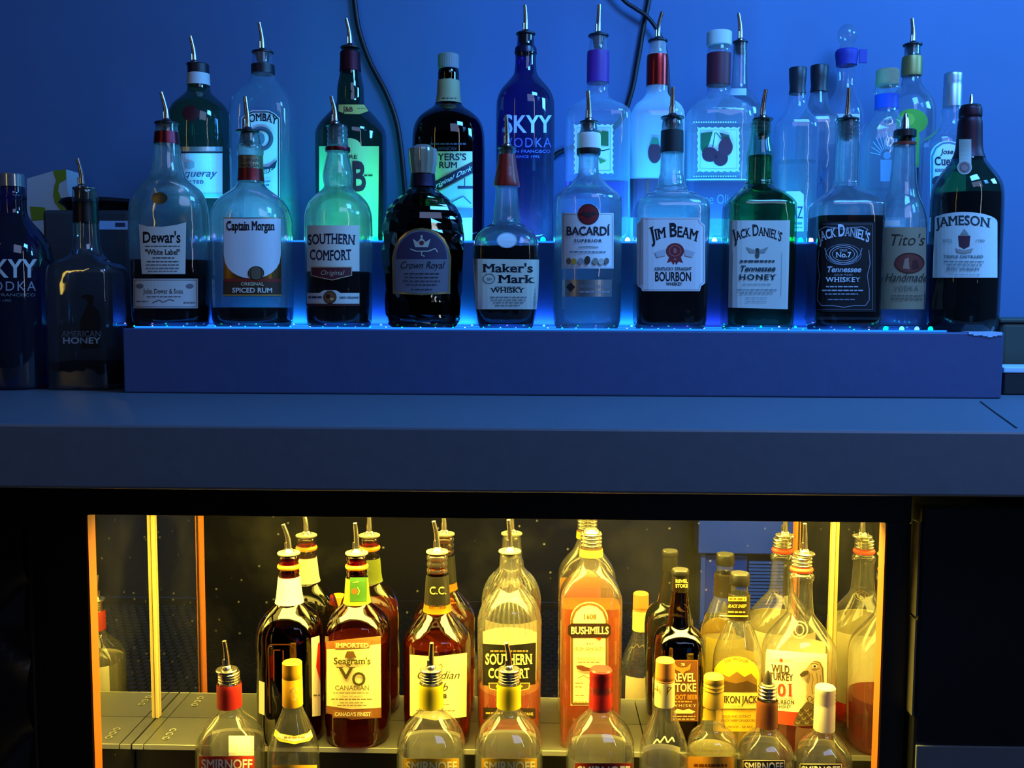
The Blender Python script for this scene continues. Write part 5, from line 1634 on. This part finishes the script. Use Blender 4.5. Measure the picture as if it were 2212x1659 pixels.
b = Bottle('liqueur_bottle', 'slender clear bottle with tall gold cap and curved yellow collar label', GF, 636, YF, Z_LOW,
           [(1523, 40), (1534, 46), (1556, 66), (1580, 88), (1604, 104), (1624, 111), (1700, 112), (1860, 110), (1900, 100)], G['clearwarm'])
b.liquid(1650, 'clear')
b.lathe('gold_cap', [(1429, 38), (1431, 42), (1450, 42.5), (1462, 42.5), (1463, 41.8), (1464, 43), (1522, 44), (1523, 40)], gilt('#d09a1c'))
b.label(None, '', [('l', [(642, 1490), (634, 1483), (628, 1491), (638, 1500), (636, 1510), (630, 1508)], 2.2, '#f0d880')], name='cap_emblem', off=0.004)
b.label([(596, 1575), (606, 1584), (636, 1590), (664, 1583), (674, 1573), (680, 1585), (668, 1600), (636, 1607), (604, 1601), (592, 1588)], '#e8c23c', [('l', [(600, 1586), (612, 1592), (636, 1597), (660, 1592), (672, 1584)], 9, '#f4e8b0'), ('f', 614, 658, 1590, 4, '#8a6a20')], name='collar_label')
b.label([(590, 1652), (684, 1652), (684, 1800), (590, 1800)], '#e0a828', [('f', 604, 670, 1664, 5, '#7a4a10')])

b = vodka('clear pourer bottle with yellow neck wrap before the big cream-label brown bottle', 932, 147, 1447, '#b8a818', '#c89a18', 'SMIRNOFF', '#f6e8a0', 1612, 118, 932)
b.pourer(1446, 47, (934, 1387), 1470, disc=METAL, spout=METAL, sw=32)
b = vodka('clear pourer bottle with yellow neck wrap before the ribbed black-label bottle', 1098, 147, 1447, '#b8a818', '#c89a18', 'SMIRNOFF', '#f6e8a0', 1612, 118, 1100)
b.pourer(1446, 47, (1092, 1387), 1470, disc=METAL, spout=METAL, sw=32)
b = vodka('clear bottle with unopened red screw cap in front of the orange whiskey', 1294, 147, 1446, 'red', '#8a2418', 'SMIRNOFF', '#f4eccc', 1622, 122, 1304)

b = Bottle('vodka_bottle', 'slim flared clear bottle with cream capsule and gold top', GF, 1431, YF, Z_LOW,
           [(1476, 40), (1524, 42), (1536, 46), (1560, 64), (1584, 86), (1606, 100), (1628, 105), (1700, 106), (1860, 104), (1900, 96)], G['clearwarm'])
b.liquid(1640, 'clear')
back_label(b, 1630, 1800, span=50)
b.lathe('gold_top', [(1424, 36), (1427, 41), (1458, 42), (1464, 42), (1465, 41), (1468, 42.5), (1470, 40)], gilt('#c08038'))
b.lathe('cream_capsule', [(1470, 41), (1471, 42.5), (1522, 43.5), (1523, 41)], paper('#e6d88c'))
b.label(None, '', [('l', [(1416, 1494), (1420, 1486), (1424, 1492), (1422, 1480)], 1.8, '#6a5a20'), ('l', [(1440, 1496), (1448, 1484), (1442, 1482), (1440, 1500)], 1.8, '#6a5a20')], name='signature', off=0.0024)
b.label(None, '', [('l', [(1412, 1606), (1420, 1596), (1426, 1604), (1436, 1590), (1442, 1604), (1452, 1592), (1456, 1602)], 3, '#f0e6b0')], name='embossed_script')

b = Bottle('tequila_bottle', 'round-shouldered clear bottle with ridged gold cap and orange label in the cabinet', GF, 1535, YF, Z_LOW,
           [(1524, 42), (1548, 44), (1560, 50), (1570, 54), (1576, 70), (1586, 94), (1598, 104), (1612, 107), (1700, 107), (1860, 106), (1900, 98)], G['clearwarm'])
b.liquid(1618, 'yellow')
b.lathe('gold_cap', [(1459, 38), (1462, 43), (1472, 44), (1474, 42), (1480, 44), (1482, 42), (1488, 44), (1490, 42), (1496, 44), (1524, 45), (1525, 41)], gilt('#d8b03c'))
b.label(rect(1516, 1530, 1546, 1556), '#e0b82c', [], name='neck_label')
b.label([(1486, 1634), (1584, 1634), (1584, 1800), (1486, 1800)], '#e09a28', [('f', 1500, 1570, 1650, 6, '#7a3c10')])


def small_vodka(label, cx, w, top, wrapc, y_lab):
    b = Bottle('vodka_bottle', label, GF, cx, YF, Z_LOW,
               [(top, 40), (top + 6, 42), (top + 58, 44), (top + 66, 48), (top + 76, 70), (top + 92, 98), (top + 108, 112), (top + 124, w), (top + 260, w), (top + 390, w - 2), (top + 410, w - 12)], G['clearwarm'], n=2.5)
    b.liquid(top + 118, 'clear')
    back_label(b, top + 104, top + 260, span=40)
    b.label(rect(cx - 46, y_lab, cx + 46, y_lab + 160), '#1c1410', [border(cx - 44, y_lab + 2, cx + 44, y_lab + 158, 1.6, '#d8c890'), ('t', 'SMIRNOFF', cx, y_lab + 24, 17, 82, '#f0e6c8', BOLD), ('f', cx - 30, cx + 30, y_lab + 50, 5, '#d8c890')])
    return b


b = small_vodka('clear bottle with brown neck wrap and black rubber spout in the cabinet', 1650, 116, 1509, '', 1640)
b.threads('screw_threads', 1479, 1510, 40, METAL, 4)
b.wrap('brown_neck_wrap', 1511, 1567, gilt('#7a4420'), off=0.0008)
b.lathe('rubber_spout', [(1448, 3), (1454, 9), (1464, 15), (1476, 20), (1478, 30), (1480, 26)], principled('dark_rubber', '#26221a', rough=0.45))
b = small_vodka('clear bottle with tall silver screw cap in the cabinet front row', 1773, 119, 1516, '', 1648)
b.lathe('silver_screw_cap', [(1482, 38), (1485, 43), (1496, 44), (1498, 42), (1505, 44), (1507, 42), (1514, 44), (1516, 42), (1522, 44), (1575, 45), (1576, 41)], gilt('#d8cfae'))

# ------------------------------------------------------------------ cables on the wall
cable_m = principled('black_cable', '#0a0c14', rough=0.5)


def cable(label, pts, r, yy=WALL_Y - 0.008):
    P = [at_y(px, py, yy) for px, py in pts]
    bm = bmesh.new()
    add_tube(bm, smooth_path(P, 8), r, 10)
    o = link_mesh('black_cable', bm, cable_m, None, smooth=60)
    tag(o, label, 'cable', 'cables on the wall')


cable('black cable curving down the wall behind the green long-necked bottle', [(762, -60), (766, 0), (776, 66), (800, 135), (834, 200), (856, 260), (866, 320), (872, 380), (877, 440), (880, 540)], 0.0046)
cable('black cable running steeply down the wall between the purple and red bottle necks', [(1412, -60), (1402, 0), (1390, 60), (1378, 130), (1364, 200), (1340, 260), (1290, 300), (1225, 322), (1192, 346), (1170, 420), (1165, 540)], 0.0042)
cable('thin black cable slanting across the wall, crossing the steep one at the top', [(1296, -60), (1345, -2), (1372, 18), (1398, 36), (1422, 70), (1440, 130), (1446, 300), (1446, 540)], 0.0034, WALL_Y - 0.019)

# ------------------------------------------------------------------ clutter on the counter
zc = Z_COUNTER + 0.0006
yb = 1.50
w0, w1 = at_y(96, 640, yb).x, at_y(282, 640, yb).x
zt = at_y(190, 452, yb).z
gb = empty('grey_carton', ((w0 + w1) / 2, yb, zc))
tag(gb, 'dim grey carton behind the two counter bottles, a black tray on top', 'carton')
box_obj('carton_body', w0, w1, yb, yb + 0.13, zc, zt - 0.001, principled('grey_card', '#35373f', rough=0.8, noise=0.2, scale=20), gb, bevel=0.006)
x0, x1 = at_y(214, 486, yb).x, at_y(280, 486, yb).x
bm = bmesh.new()
add_box(bm, x0, x1, yb - 0.0008, yb - 0.0002, at_y(240, 496, yb).z, at_y(240, 477, yb).z)
for v in bm.verts:
    v.co -= gb.location
st_ = link_mesh('blue_sticker', bm, paper('#a8c8f0'), gb)
bm = bmesh.new()
x0b, x1b = at_y(250, 486, yb).x, at_y(271, 486, yb).x
add_box(bm, x0b, x1b, yb - 0.0013, yb - 0.0009, at_y(240, 490, yb).z, at_y(240, 481, yb).z)
for v in bm.verts:
    v.co -= gb.location
link_mesh('dark_window', bm, ink('#2a3a5c'), st_)
bl = empty('black_tray', ((w0 + w1) / 2, yb + 0.065, zt))
tag(bl, 'flat black round tray lying on the grey carton', 'tray')
bm = bmesh.new()
pr = [(at_y(190, 419, yb).z - zt, 0.028), (at_y(190, 424, yb).z - zt, 0.062), (at_y(190, 432, yb).z - zt, 0.066), (at_y(190, 440, yb).z - zt, 0.058), (0.0005, 0.052)]
add_lathe(bm, pr, seg=40)
for v in bm.verts:
    v.co.x *= 1.0
link_mesh('tray_body', bm, principled('tray_black', '#050507', rough=0.5), bl, smooth=40)

yp = 1.655
pk = empty('striped_packet', (at_y(104, 430, yp).x, yp, zc))
tag(pk, 'white packet with lime-green stripes behind the silver-capped blue bottle', 'packet')


def slab(name, poly, y0, y1, mat, par):
    bm = bmesh.new()
    a = [bm.verts.new(at_y(x, y, yp) + Vector((0, y0 - yp, 0)) - par.location) for x, y in poly]
    c = [bm.verts.new(v.co + Vector((0, y1 - y0, 0))) for v in a]
    n = len(a)
    bm.faces.new(a)
    bm.faces.new(list(reversed(c)))
    for i in range(n):
        bm.faces.new((a[i], c[i], c[(i + 1) % n], a[(i + 1) % n]))
    bmesh.ops.recalc_face_normals(bm, faces=bm.faces[:])
    return link_mesh(name, bm, mat, par)


slab('packet_body', [(58, 386), (112, 370), (143, 366), (146, 414), (170, 470), (184, 760), (60, 764)], yp, yp + 0.045, principled('white_packet', '#b8c2cc', rough=0.6, bump=0.3, scale=12), pk)
slab('green_stripe', [(116, 369), (143, 366), (143, 388), (128, 396), (126, 412), (134, 432), (166, 466), (160, 478), (146, 470), (120, 438), (116, 420), (119, 400), (123, 390)], yp - 0.0012, yp - 0.0002, principled('lime_print', '#73881e', rough=0.6), pk)
slab('green_stripe', [(66, 446), (96, 448), (104, 462), (100, 474), (70, 476)], yp - 0.0012, yp - 0.0002, principled('lime_print', '#73881e', rough=0.6), pk)

yr = 1.335
rb = empty('dark_box', (at_y(2230, 840, yr).x, yr, zc))
tag(rb, 'small black box on the counter with a pale card on top', 'box')
bx0 = at_y(2169, 830, yr).x
ztb = at_y(2190, 806, yr).z
box_obj('box_body', bx0, bx0 + 0.14, yr, yr + 0.075, zc, ztb, principled('black_box', '#101218', rough=0.6), rb, bevel=0.002)
cd = empty('pale_card', (bx0 + 0.06, yr, ztb))
tag(cd, 'thin pale card lying on the small black box', 'card')
bm = bmesh.new()
add_box(bm, -0.062, 0.085, -0.002, 0.07, 0.0004, 0.0080, 0.0015)
link_mesh('card_stack', bm, paper('#b9cfe4'), cd)
yk = 1.44
tb = empty('dark_bin', (at_y(2240, 800, yk).x, yk, zc))
tag(tb, 'dull dark tub standing on the counter behind the small black box', 'tub')
tx0 = at_y(2160, 760, yk).x
box_obj('tub_body', tx0, tx0 + 0.2, yk, yk + 0.2, zc, at_y(2190, 694, yk).z, principled('dull_tub', '#3a4038', rough=0.6), tb, bevel=0.008, seg=3)
box_obj('tub_rim', tx0 - 0.003, tx0 + 0.203, yk - 0.003, yk + 0.203, at_y(2190, 697, yk).z, at_y(2190, 688, yk).z, principled('dull_tub', '#3a4038', rough=0.6), tb, bevel=0.002)

# green glints of the party light on the wall
spot('party_light_green', (-0.25, 0.5, 1.75), at_y(258, 300, WALL_Y), 1.6, (0.0, 1.0, 0.35), 1.6)
spot('party_light_green', (-0.25, 0.5, 1.75), at_y(262, 165, WALL_Y), 0.9, (0.0, 1.0, 0.5), 1.6)
spot('party_light_violet', (-0.25, 0.5, 1.8), at_y(305, 230, WALL_Y), 1.6, (0.15, 0.12, 1.0), 7)
